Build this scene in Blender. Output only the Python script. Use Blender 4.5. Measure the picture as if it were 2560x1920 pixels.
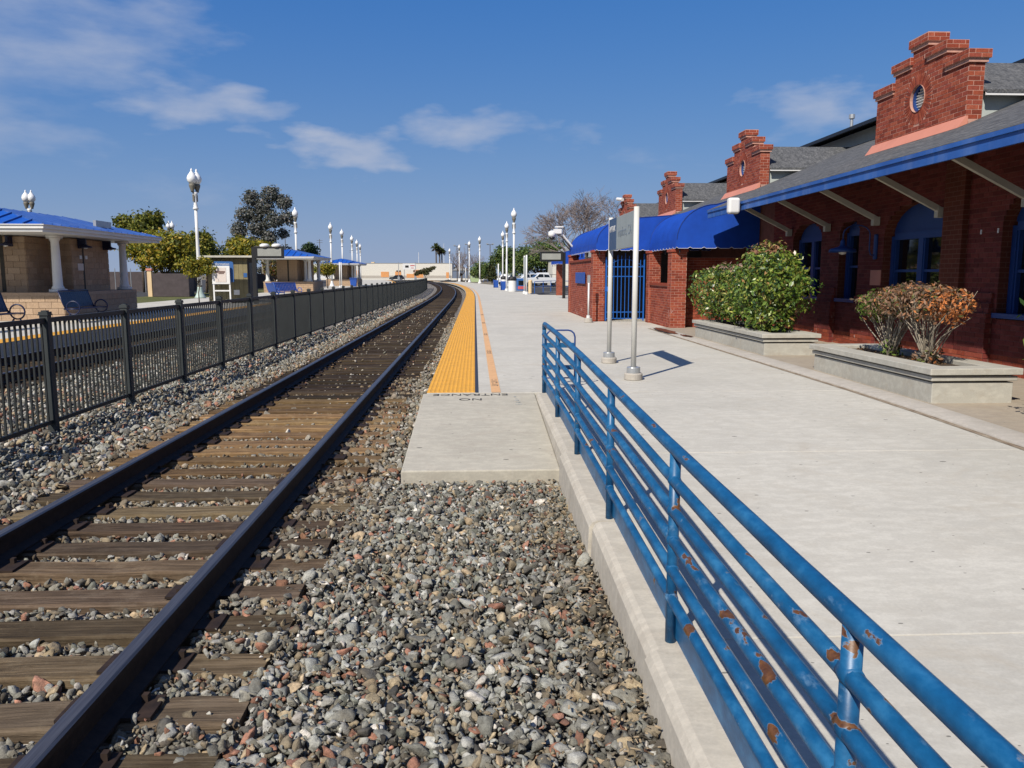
import bpy, math, random
import numpy as np
from mathutils import Vector, Matrix
random.seed(7); RNG = np.random.default_rng(11)
for o in list(bpy.data.objects): bpy.data.objects.remove(o, do_unlink=True)
SC = bpy.context.scene
C = SC.collection

# ------------------------------------------------------------------ camera
PITCH = math.atan((960-687)/2000.0)
YAW = math.atan2(1280-1187, 2000/math.cos(PITCH))
cam_d = bpy.data.cameras.new('camera'); cam = bpy.data.objects.new('camera', cam_d); C.objects.link(cam)
cam_d.sensor_width = 36; cam_d.lens = 36*2000/2560; cam_d.clip_start = .05; cam_d.clip_end = 6000
cam.location = (0, 0, 1.47); cam.rotation_euler = (math.pi/2-PITCH, 0, -YAW)
SC.camera = cam

# ------------------------------------------------------------------ world
SUN_DIR = Vector((-.555, -.832, 0)).normalized()
ELEV = math.radians(43)
W = bpy.data.worlds.new('World'); SC.world = W; W.use_nodes = True
nt = W.node_tree; nt.nodes.clear()
def wn(t, **k):
    n = nt.nodes.new(t)
    for a, b in k.items(): setattr(n, a, b)
    return n
sky = wn('ShaderNodeTexSky', sky_type='NISHITA', sun_disc=False)
sky.sun_elevation = ELEV; sky.sun_rotation = math.atan2(SUN_DIR.x, SUN_DIR.y)
sky.altitude = 0; sky.air_density = 1.0; sky.dust_density = 0.0; sky.ozone_density = 6.0
SKY_K = .085
sgr = wn('ShaderNodeSeparateColor'); nt.links.new(sky.outputs[0], sgr.inputs[0]); tint = wn('ShaderNodeCombineColor')
for i, (k, p) in enumerate(((.37, 1.12), (.42, .58), (.655, .29))):     # grade of the clear sky, channel by channel
    m1 = wn('ShaderNodeMath', operation='MULTIPLY'); m1.inputs[1].default_value = SKY_K; nt.links.new(sgr.outputs[i], m1.inputs[0])
    m2 = wn('ShaderNodeMath', operation='POWER'); m2.inputs[1].default_value = p; nt.links.new(m1.outputs[0], m2.inputs[0])
    m3 = wn('ShaderNodeMath', operation='MULTIPLY'); m3.inputs[1].default_value = k/SKY_K; nt.links.new(m2.outputs[0], m3.inputs[0]); nt.links.new(m3.outputs[0], tint.inputs[i])
# clouds: thin puffs on a plane high above, found from the view direction
tc = wn('ShaderNodeTexCoord'); sep = wn('ShaderNodeSeparateXYZ'); nt.links.new(tc.outputs['Generated'], sep.inputs[0])
def wm(op, a, b=None, c=None, clamp=False):
    n = wn('ShaderNodeMath', operation=op); n.use_clamp = clamp
    for i, v in enumerate((a, b, c)):
        if v is None: continue
        if isinstance(v, (int, float)): n.inputs[i].default_value = v
        else: nt.links.new(v, n.inputs[i])
    return n.outputs[0]
az = wm('ARCTAN2', sep.outputs[0], sep.outputs[1]); el = wm('ARCSINE', sep.outputs[2])
wv = wn('ShaderNodeCombineXYZ'); nt.links.new(wm('MULTIPLY', az, 5.0), wv.inputs[0]); nt.links.new(wm('MULTIPLY', el, 14.0), wv.inputs[1])
nz = wn('ShaderNodeTexNoise'); nz.inputs['Scale'].default_value = 1.6; nz.inputs['Detail'].default_value = 7; nz.inputs['Roughness'].default_value = .55
nt.links.new(wv.outputs[0], nz.inputs['Vector'])
nzs = wn('ShaderNodeSeparateColor'); nzw = wn('ShaderNodeTexNoise'); nzw.inputs['Scale'].default_value = 2.6; nzw.inputs['Detail'].default_value = 5; nt.links.new(wv.outputs[0], nzw.inputs['Vector']); nt.links.new(nzw.outputs['Color'], nzs.inputs[0])
azw = wm('ADD', az, wm('MULTIPLY', wm('SUBTRACT', nzs.outputs[0], .5), .22)); elw = wm('ADD', el, wm('MULTIPLY', wm('SUBTRACT', nzs.outputs[1], .5), .075))
def puff(a0, e0, ra, re, amt):
    da = wm('DIVIDE', wm('SUBTRACT', azw, a0), ra); de = wm('DIVIDE', wm('SUBTRACT', elw, e0), re)
    r = wm('ADD', wm('MULTIPLY', da, da), wm('MULTIPLY', de, de))
    return wm('MULTIPLY', wm('SUBTRACT', 1.0, r, clamp=True), amt)
def azel(px, py):
    d = cam.rotation_euler.to_matrix() @ Vector(((px-1280)/2000, -(py-960)/2000, -1)).normalized()
    return math.atan2(d.x, d.y), math.asin(d.z)
cl = None
for px, py, w, h, amt in ((120, 90, 420, 210, .75), (520, 260, 260, 75, .95), (880, 375, 190, 55, .95), (1170, 325, 230, 60, .85), (1410, 335, 130, 50, .55),
                          (2030, 280, 210, 75, .75), (60, 350, 260, 70, .55), (420, 450, 300, 60, .35), (1750, 370, 240, 60, .35), (2700, 300, 300, 80, .6), (-500, 200, 450, 150, .7)):
    a0, e0 = azel(px, py); p = puff(a0, e0, w/2000, h/2000, amt)
    cl = p if cl is None else wm('MAXIMUM', cl, p)
# cloud added out of view, denser than the puffs in view, to whiten fill
nz2 = wn('ShaderNodeTexNoise'); nz2.inputs['Scale'].default_value = .45; nz2.inputs['Detail'].default_value = 3; nt.links.new(wv.outputs[0], nz2.inputs['Vector'])
gen = wm('MULTIPLY', wm('MULTIPLY', wm('SUBTRACT', nz2.outputs['Fac'], .36, clamp=True), 4.2), wm('MULTIPLY', wm('SUBTRACT', wm('ABSOLUTE', az), .62, clamp=True), 2.0, clamp=True))
cl = wm('MAXIMUM', cl, gen)
msk = wm('MULTIPLY', wm('POWER', wm('MULTIPLY', wm('SUBTRACT', wm('ADD', wm('MULTIPLY', cl, 1.05), wm('MULTIPLY', nz.outputs['Fac'], 1.5)), 1.0, clamp=True), 1.15, clamp=True), 1.3), .80, clamp=True)
msk = wm('MULTIPLY', msk, wm('MULTIPLY', cl, 4.0, clamp=True))
cm = wn('ShaderNodeMixRGB'); cm.inputs[2].default_value = (5.2, 5.8, 7.3, 1)
hz = wn('ShaderNodeMixRGB'); hz.inputs[2].default_value = (3.6, 4.5, 6.3, 1)      # pale haze that thickens towards the horizon
nt.links.new(wm('POWER', 2.718, wm('MULTIPLY', wm('MAXIMUM', el, 0.0), -7.5)), hz.inputs[0]); nt.links.new(tint.outputs[0], hz.inputs[1])
nt.links.new(msk, cm.inputs[0]); nt.links.new(hz.outputs[0], cm.inputs[1])
bg = wn('ShaderNodeBackground'); bg.inputs['Strength'].default_value = SKY_K/1.275
out = wn('ShaderNodeOutputWorld'); nt.links.new(cm.outputs[0], bg.inputs[0]); nt.links.new(bg.outputs[0], out.inputs[0])

sun_d = bpy.data.lights.new('sun', 'SUN'); sun_d.energy = 4.9; sun_d.angle = math.radians(.53); sun_d.color = (1, .925, .82)
sun = bpy.data.objects.new('sun', sun_d); C.objects.link(sun); sun.location = (-40, -60, 60)
sv = Vector((SUN_DIR.x*math.cos(ELEV), SUN_DIR.y*math.cos(ELEV), math.sin(ELEV)))
sun.rotation_euler = sv.to_track_quat('Z', 'Y').to_euler()
SC.view_settings.view_transform = 'Standard'; SC.view_settings.look = 'None'
SC.view_settings.exposure = .35; SC.view_settings.gamma = 1; SC.view_settings.use_curve_mapping = False

# ------------------------------------------------------------------ materials
M = {}
class NB:
    def __init__(s, name):
        s.m = bpy.data.materials.new(name); s.m.use_nodes = True; s.t = s.m.node_tree; M[name] = s.m
        s.b = s.t.nodes['Principled BSDF']; s.pos = s.t.nodes.new('ShaderNodeNewGeometry').outputs['Position']
    def n(s, t, **k):
        x = s.t.nodes.new(t)
        for a, b in k.items(): setattr(x, a, b)
        return x
    def L(s, a, b): s.t.links.new(a, b)
    def coords(s, scale=(1, 1, 1), obj=False):
        mp = s.n('ShaderNodeMapping'); mp.inputs['Scale'].default_value = scale
        s.L(s.n('ShaderNodeTexCoord').outputs['Object'] if obj else s.pos, mp.inputs[0]); return mp.outputs[0]
    def noise(s, scale, detail=4, rough=.55, v=None, dist=0):
        x = s.n('ShaderNodeTexNoise'); x.inputs['Scale'].default_value = scale; x.inputs['Detail'].default_value = detail
        x.inputs['Roughness'].default_value = rough; x.inputs['Distortion'].default_value = dist
        s.L(v if v is not None else s.pos, x.inputs['Vector']); return x.outputs['Fac']
    def vor(s, scale, feat='F1', v=None, rnd=1):
        x = s.n('ShaderNodeTexVoronoi'); x.feature = feat; x.inputs['Scale'].default_value = scale; x.inputs['Randomness'].default_value = rnd
        s.L(v if v is not None else s.pos, x.inputs['Vector']); return x
    def ramp(s, f, stops):
        r = s.n('ShaderNodeValToRGB'); e = r.color_ramp.elements
        while len(e) > 1: e.remove(e[-1])
        e[0].position = stops[0][0]; e[0].color = tuple(stops[0][1])+(1,)
        for p, c in stops[1:]:
            q = e.new(p); q.color = tuple(c)+(1,)
        s.L(f, r.inputs[0]); return r.outputs[0]
    def mix(s, f, a, b, mode='MIX'):
        x = s.n('ShaderNodeMixRGB', blend_type=mode)
        for i, v in enumerate((f, a, b)):
            if isinstance(v, (int, float)): x.inputs[i].default_value = v
            elif isinstance(v, tuple): x.inputs[i].default_value = v+(1,) if len(v) == 3 else v
            else: s.L(v, x.inputs[i])
        return x.outputs[0]
    def math(s, op, a, b=None, clamp=False):
        x = s.n('ShaderNodeMath', operation=op); x.use_clamp = clamp
        for i, v in enumerate((a, b)):
            if v is None: continue
            if isinstance(v, (int, float)): x.inputs[i].default_value = v
            else: s.L(v, x.inputs[i])
        return x.outputs[0]
    def attr(s, name='col'):
        a = s.n('ShaderNodeAttribute'); a.attribute_name = name; return a.outputs['Color']
    def col(s, c, g=.80):       # g: overall gain on base colours, paired with the raised exposure
        if isinstance(c, tuple): s.b.inputs['Base Color'].default_value = tuple(x*g for x in c)+(1,)
        else: s.L(s.mix(1, c, (g, g, g), 'MULTIPLY') if g != 1 else c, s.b.inputs['Base Color'])
    def set(s, rough=None, metal=None, spec=None):
        if rough is not None:
            if isinstance(rough, (int, float)): s.b.inputs['Roughness'].default_value = rough
            else: s.L(rough, s.b.inputs['Roughness'])
        if metal is not None: s.b.inputs['Metallic'].default_value = metal
        if spec is not None: s.b.inputs['Specular IOR Level'].default_value = spec
        return s
    def bump(s, h, strength=.3, dist=.01):
        x = s.n('ShaderNodeBump'); x.inputs['Strength'].default_value = strength; x.inputs['Distance'].default_value = dist
        s.L(h, x.inputs['Height']); s.L(x.outputs[0], s.b.inputs['Normal'])
def sc3(c, k): return tuple(min(1, x*k) for x in c)
def plain(name, c, rough=.55, var=.12, ns=6.0, metal=0, bump=0, bs=40, spec=.4):
    b = NB(name); b.set(rough, metal, spec)
    f = b.noise(ns, 5, .6)
    b.col(b.ramp(f, [(.3, sc3(c, 1-var)), (.7, sc3(c, 1+var))]))
    if bump: b.bump(b.noise(bs, 3), bump, .004)
    return b
def paint(name, c, rough=.4, var=.08): return plain(name, c, rough, var, 3.0, spec=.45)

def concrete(name, c, dark=(.20, .19, .17), spots=True, stain=.35, warm=(.42, .37, .30)):
    b = NB(name); b.set(.88, 0, .2)
    big = b.noise(.55, 5, .6); fine = b.noise(60, 4, .7); mid = b.noise(4.5, 6, .65)
    streak = b.noise(3.0, 5, .6, b.coords((.25, 2.2, 1)))
    base = b.ramp(big, [(.32, sc3(c, .84)), (.52, c), (.7, sc3(c, 1.08))])
    base = b.mix(b.math('MULTIPLY', b.ramp(b.noise(1.7, 7, .7, b.coords((1, .4, 1))), [(.42, (1, 1, 1)), (.58, (0, 0, 0))]), .22), base, sc3(c, .72))
    base = b.mix(b.math('MULTIPLY', b.ramp(mid, [(.5, (0, 0, 0)), (.72, (1, 1, 1))]), stain), base, warm)
    base = b.mix(b.math('MULTIPLY', b.ramp(streak, [(.52, (0, 0, 0)), (.75, (1, 1, 1))]), .18), base, dark)
    base = b.mix(.30, base, b.ramp(fine, [(.3, sc3(c, .72)), (.65, sc3(c, 1.12))]))
    base = b.mix(b.math('MULTIPLY', b.ramp(b.noise(13, 6, .7, b.coords((.5, 1, 1))), [(.46, (1, 1, 1)), (.60, (0, 0, 0))]), .20), base, dark)
    base = b.mix(b.math('MULTIPLY', b.ramp(b.noise(.9, 5, .75, None, 1.2), [(.56, (0, 0, 0)), (.66, (1, 1, 1))]), .30), base, sc3(warm, .92))
    if spots:
        for sc, th in ((1.3, .050), (3.1, .062), (6.5, .070), (11.0, .075)):
            v = b.vor(sc, v=b.coords((.75, 1.5, 1))); w = b.noise(30, 2)
            d = b.math('ADD', v.outputs['Distance'], b.math('MULTIPLY', b.math('SUBTRACT', w, .5), .05))
            sp = b.n('ShaderNodeSeparateColor'); b.L(v.outputs['Color'], sp.inputs[0])
            m = b.math('MULTIPLY', b.math('LESS_THAN', d, th), b.math('GREATER_THAN', sp.outputs[0], .62))
            base = b.mix(b.math('MULTIPLY', m, .75), base, (.10, .095, .085))
    b.col(base); b.bump(b.mix(.5, fine, mid), .25, .004)
    return b
concrete('platform_concrete', (.615, .59, .515), warm=(.50, .44, .345), dark=(.30, .28, .24), stain=.28)
concrete('pad_concrete', (.545, .51, .42), stain=.5)
concrete('kerb_concrete', (.60, .555, .47), spots=False, stain=.6)
concrete('sidewalk_concrete', (.42, .36, .28), stain=.5, warm=(.33, .25, .18))
concrete('planter_concrete', (.52, .505, .44), spots=False, stain=.55, warm=(.40, .34, .26))
concrete('cast_concrete', (.52, .48, .42), spots=False)
plain('yellow_tactile', (.72, .36, .035), .62, .10, 5)
plain('dark_joint', (.035, .04, .055), .6)
b = plain('orange_line', (.72, .42, .20), .75, .12, 9)
b = NB('stencil_ink'); b.set(.85); b.col(b.ramp(b.noise(22, 4, .7), [(.48, (.03, .03, .032)), (.68, (.25, .24, .22))]))
b = NB('faded_ink'); b.set(.85); b.col(b.ramp(b.noise(14, 4, .7), [(.4, (.20, .24, .25)), (.6, (.45, .45, .42))]))
# asphalt, earth
b = NB('asphalt'); b.set(.9, 0, .2); b.col(b.ramp(b.noise(1.3, 6), [(.3, (.045, .045, .048)), (.7, (.085, .083, .08))])); b.bump(b.noise(90), .3, .005)
b = NB('earth'); b.set(.95, 0, .1); b.col(b.ramp(b.noise(.35, 7, .65), [(.3, (.15, .13, .09)), (.55, (.24, .205, .15)), (.75, (.20, .20, .10))]))
b = NB('lawn'); b.set(.95, 0, .1); b.col(b.ramp(b.noise(.8, 7, .7), [(.3, (.07, .095, .03)), (.7, (.17, .16, .07))])); b.bump(b.noise(30), .6, .03)
# ballast
def ballast(name, cells):
    b = NB(name); b.set(.9, 0, .25)
    v = b.vor(cells); sp = b.n('ShaderNodeSeparateColor'); b.L(v.outputs['Color'], sp.inputs[0])
    c = b.ramp(sp.outputs[0], [(.0, (.06, .055, .045)), (.3, (.15, .145, .12)), (.5, (.22, .19, .14)), (.62, (.30, .29, .26)), (.8, (.25, .14, .09)), (.86, (.14, .13, .11)), (.95, (.48, .46, .42))])
    c = b.mix(.25, c, b.ramp(b.noise(140, 3), [(.3, (.05, .05, .05)), (.7, (.45, .43, .4))]))
    b.col(c); b.bump(b.math('SUBTRACT', 1, v.outputs['Distance']), .9, .05)
ballast('ballast', 19)
b = NB('oily_ballast'); b.set(.85, 0, .25); v_ = b.vor(19); sp_c = b.n('ShaderNodeSeparateColor'); b.L(v_.outputs['Color'], sp_c.inputs[0])
b.col(b.ramp(sp_c.outputs[0], [(0, (.018, .014, .012)), (.5, (.05, .036, .026)), (.9, (.085, .062, .045)), (.97, (.3, .27, .23))])); b.bump(b.math('SUBTRACT', 1, v_.outputs['Distance']), .9, .05)
b = NB('stone'); b.set(.9, 0, .25)
mott = b.mix(1, b.attr(), b.ramp(b.noise(42, 7, .8), [(.28, (.42, .40, .38)), (.5, (1, 1, 1)), (.72, (1.55, 1.52, 1.45))]), 'MULTIPLY')
mott = b.mix(b.math('MULTIPLY', b.ramp(b.noise(9, 4, .6), [(.5, (0, 0, 0)), (.7, (1, 1, 1))]), .45), mott, (.17, .135, .085))
b.col(mott); b.bump(b.mix(.5, b.noise(55, 6, .75), b.noise(160, 4, .7)), .85, .012)
# timber ties
b = NB('tie_wood'); b.set(.92, 0, .15)
g = b.noise(1, 8, .65, b.coords((2.0, 38, 38))); g2 = b.noise(2.2, 4)
crk = b.noise(1, 6, .75, b.coords((1.2, 55, 30)), .6); c = b.ramp(g, [(.28, (.030, .021, .014)), (.48, (.085, .060, .039)), (.70, (.165, .122, .084))]); c = b.mix(b.ramp(crk, [(.60, (0, 0, 0)), (.68, (1, 1, 1))]), c, (.014, .010, .008)); c = b.mix(b.math('MULTIPLY', b.ramp(b.noise(7, 7, .75), [(.5, (0, 0, 0)), (.72, (1, 1, 1))]), .4), c, (.20, .165, .12))
c = b.mix(b.math('MULTIPLY', b.ramp(g2, [(.45, (0, 0, 0)), (.7, (1, 1, 1))]), .45), c, (.075, .058, .042))
c = b.mix(1, c, b.attr(), 'MULTIPLY')
b.col(c); b.bump(b.mix(.5, g, crk), 1.0, .02)
b = NB('rail_side'); b.set(.75, .15, .3); b.col(b.ramp(b.noise(14, 6, .7), [(.3, (.018, .012, .010)), (.7, (.050, .031, .022))])); b.bump(b.noise(60), .3, .003)
b = NB('rail_head'); b.set(b.ramp(b.noise(3, 4, .6, b.coords((60, 1.2, 1))), [(.3, (.36, .36, .36)), (.7, (.5, .5, .5))]), .7, .5); b.col(b.ramp(b.noise(4, 5, .6, b.coords((40, .8, 1))), [(.3, (.11, .105, .11)), (.7, (.21, .20, .20))]))
# brick
def brickmat(name, k=1.0, chalk=.0):
    b = NB(name); b.set(.8, 0, .25)
    c = b.mix(1, b.attr(), b.ramp(b.noise(34, 5, .7), [(.3, (.68, .66, .66)), (.7, (1.22, 1.2, 1.2))]), 'MULTIPLY')
    c = b.mix(b.math('MULTIPLY', b.ramp(b.noise(1.7, 6, .65), [(.5, (0, 0, 0)), (.75, (1, 1, 1))]), .35), c, b.mix(1, b.attr(), (.7, .62, .6), 'MULTIPLY'))
    if chalk:   # white salt bloom low on the wall
        z = b.n('ShaderNodeSeparateXYZ'); b.L(b.pos, z.inputs[0])
        low = b.ramp(z.outputs[2], [(.0, (1, 1, 1)), (.45, (.6, .6, .6)), (.75, (0, 0, 0))])
        m = b.math('MULTIPLY', b.math('MULTIPLY', b.math('GREATER_THAN', b.noise(3.1, 8, .72), .64), low), chalk)
        c = b.mix(m, c, (.62, .56, .52))
    b.col(c); b.bump(b.noise(70, 4), .35, .004)
brickmat('brick', chalk=.8)
b = plain('mortar', (.52, .29, .22), .9, .2, 9, bump=.3)
b = plain('mortar_wall', (.19, .075, .055), .9, .25, 5, bump=.3)
# brick wall far from the eye: pieces too small to build
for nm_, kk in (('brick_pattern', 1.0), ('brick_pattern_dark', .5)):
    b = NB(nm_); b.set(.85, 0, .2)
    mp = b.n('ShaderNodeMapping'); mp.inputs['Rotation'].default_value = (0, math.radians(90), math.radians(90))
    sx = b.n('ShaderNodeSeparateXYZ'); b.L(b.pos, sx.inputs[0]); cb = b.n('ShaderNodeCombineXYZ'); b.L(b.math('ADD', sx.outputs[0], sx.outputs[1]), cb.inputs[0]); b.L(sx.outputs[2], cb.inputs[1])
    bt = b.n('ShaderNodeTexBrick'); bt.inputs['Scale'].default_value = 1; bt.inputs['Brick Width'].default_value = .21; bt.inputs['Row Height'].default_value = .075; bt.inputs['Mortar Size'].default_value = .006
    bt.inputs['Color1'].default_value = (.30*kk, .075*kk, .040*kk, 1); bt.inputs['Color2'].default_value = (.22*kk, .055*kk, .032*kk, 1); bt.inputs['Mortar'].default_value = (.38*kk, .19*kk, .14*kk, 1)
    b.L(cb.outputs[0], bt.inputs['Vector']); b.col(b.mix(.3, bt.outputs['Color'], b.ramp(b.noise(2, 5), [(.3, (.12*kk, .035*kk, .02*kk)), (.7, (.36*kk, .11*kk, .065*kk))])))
paint('salmon_flashing', (.62, .25, .17), .6)
# roof shingles
b = NB('shingle'); b.set(.92, 0, .2)
s1 = b.noise(1.0, 6, .7, b.coords((9, 2.5, 9))); s2 = b.noise(1, 3, .5, b.coords((30, 8, 30)))
b.col(b.ramp(b.mix(.5, s1, s2), [(.33, (.045, .047, .05)), (.5, (.105, .108, .112)), (.66, (.19, .19, .188))])); b.bump(s2, .8, .02)
# paints
b = NB('blue_fascia'); b.set(.55, 0, .3)
b.col(b.mix(b.math('MULTIPLY', b.ramp(b.noise(1, 5, .6, b.coords((1, 3, .4))), [(.5, (0, 0, 0)), (.72, (1, 1, 1))]), .45), b.ramp(b.noise(1.5, 5), [(.3, (.022, .085, .32)), (.7, (.035, .13, .43))]), (.16, .24, .46)))
b = NB('blue_rail_paint'); b.set(.42, 0, .45)
base = b.ramp(b.noise(9, 7, .68, b.coords((1, .6, 1))), [(.28, (.003, .050, .130)), (.50, (.007, .098, .24)), (.72, (.035, .19, .38))])
wear = b.ramp(b.noise(11, 6, .7, b.coords((1, .45, 1))), [(.62, (0, 0, 0)), (.72, (1, 1, 1))])
base = b.mix(b.math('MULTIPLY', wear, .35), base, (.26, .42, .58))
rn = b.noise(11, 6, .52, b.coords((1, .5, 1))); rm = b.ramp(rn, [(.662, (0, 0, 0)), (.670, (1, 1, 1))])
edge = b.ramp(rn, [(.648, (0, 0, 0)), (.664, (1, 1, 1))])
base = b.mix(b.math('MULTIPLY', edge, .35), base, (.35, .45, .5))
base = b.mix(rm, base, b.ramp(b.noise(45, 5, .7), [(.3, (.06, .022, .008)), (.7, (.20, .085, .025))]))
b.col(base); b.bump(b.mix(.5, rn, b.noise(60, 3)), .2, .004)
paint('blue_trim', (.012, .052, .21), .5); paint('blue_gate', (.012, .12, .46), .45); paint('blue_steel', (.006, .012, .055), .4, .15)
paint('blue_bright', (.012, .075, .36), .5); paint('navy', (.045, .085, .17), .5); paint('blue_sign', (.03, .12, .34), .5)
paint('white_paint', (.76, .76, .74), .5, .05); paint('cream_wood', (.52, .50, .42), .7, .15); paint('pole_silver', (.66, .65, .60), .35, .05)
plain('galvanised', (.48, .50, .51), .38, .1, 12, metal=.55); paint('grey_board', (.30, .34, .34), .55); paint('grey_ink', (.17, .21, .26), .6)
paint('black_metal', (.012, .012, .013), .45); paint('fence_black', (.018, .022, .022), .55, .25); paint('fence_post', (.030, .037, .038), .55, .2); paint('dark_plastic', (.02, .018, .018), .5)
paint('lamp_grey', (.17, .155, .12), .6); paint('lamp_base_green', (.42, .52, .47), .6); paint('screen_grey', (.33, .34, .31), .3)
plain('soffit', (.11, .055, .04), .85, .3, 4); paint('teal_panel', (.45, .49, .46), .7); paint('buff_siding', (.235, .20, .105), .8, .2); paint('buff_dark', (.05, .045, .035), .8)
paint('poster', (.68, .60, .54), .5); paint('poster_dark', (.16, .09, .07), .6); paint('mural_orange', (.72, .33, .12), .8, .15); paint('stucco_white', (.72, .69, .61), .9, .1)
paint('yellow_paint', (.75, .56, .10), .5); paint('cream_paint', (.74, .55, .32), .6); paint('orange_plastic', (.72, .10, .03), .5); paint('red_sign', (.55, .10, .10), .5)
paint('rubber', (.015, .015, .016), .8); paint('car_white', (.74, .76, .78), .18, .02); paint('car_dark', (.02, .025, .035), .25); plain('rim', (.45, .45, .46), .3, .1, 9, metal=.8)
paint('fence_wood', (.20, .085, .055), .85, .3); paint('plum_wall', (.075, .06, .062), .9, .2); paint('stone_grey', (.30, .31, .32), .9); paint('green_paint', (.38, .48, .25), .7); paint('blue_house', (.16, .20, .27), .8)
plain('dry_straw', (.42, .32, .20), .9, .4, 30); plain('soil', (.060, .042, .028), .95, .4, 14, bump=.6, bs=25); plain('bark', (.10, .075, .055), .95, .35, 9, bump=.7, bs=18); plain('pale_bark', (.30, .26, .20), .9, .3, 12, bump=.5); plain('grey_twig', (.20, .165, .155), .95, .25, 5)
b = NB('cmu'); b.set(.92, 0, .15); b.col(b.mix(1, b.attr(), b.ramp(b.noise(26, 5, .7), [(.3, (.78, .77, .76)), (.7, (1.14, 1.14, 1.12))]), 'MULTIPLY')); b.bump(b.noise(60, 4), .4, .006)
plain('cmu_mortar', (.36, .26, .18), .95)
# glass and cloth
b = NB('window_glass'); b.col((.006, .007, .009)); b.set(.04, 0, .75)
b = NB('car_glass'); b.col((.01, .013, .016)); b.set(.05, 0, .6)
b = NB('lamp_globe'); b.col(b.ramp(b.noise(9, 3), [(.3, (.84, .85, .85)), (.7, (.93, .93, .92))])); b.set(.3, 0, .5); b.b.inputs['Subsurface Weight'].default_value = .3; b.b.inputs['Subsurface Radius'].default_value = (.2, .2, .2)
def canvas(name, c):
    b = NB(name); b.set(.75, 0, .25); f = b.noise(2.2, 6, .6)
    b.col(b.ramp(f, [(.3, sc3(c, .78)), (.6, c), (.8, sc3(c, 1.25))])); b.bump(b.mix(.6, b.noise(1.6, 3), b.noise(160, 2)), .25, .03)
canvas('awning_blue', (.007, .070, .45)); paint('awning_seam', (.003, .03, .2)); 
b = NB('metal_roof_blue'); b.set(.42, 0, .4); b.col(b.ramp(b.noise(1.2, 4), [(.3, (.010, .080, .42)), (.7, (.016, .115, .52))]))
def leafmat(name, tr=.25, rough=.45, spec=.4):
    b = NB(name); b.set(rough, 0, spec); b.col(b.attr(), .95)
    t = b.n('ShaderNodeBsdfTranslucent'); b.L(b.mix(1, b.attr(), (1.3, 1.4, .8), 'MULTIPLY'), t.inputs[0])
    mx = b.n('ShaderNodeMixShader'); mx.inputs[0].default_value = tr
    o = b.t.nodes['Material Output']; b.L(b.b.outputs[0], mx.inputs[1]); b.L(t.outputs[0], mx.inputs[2]); b.L(mx.outputs[0], o.inputs[0])
leafmat('leaf_gloss', .15, .36, .45); leafmat('leaf', .25, .55, .3); leafmat('leaf_dry', .2, .8, .15)

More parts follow.
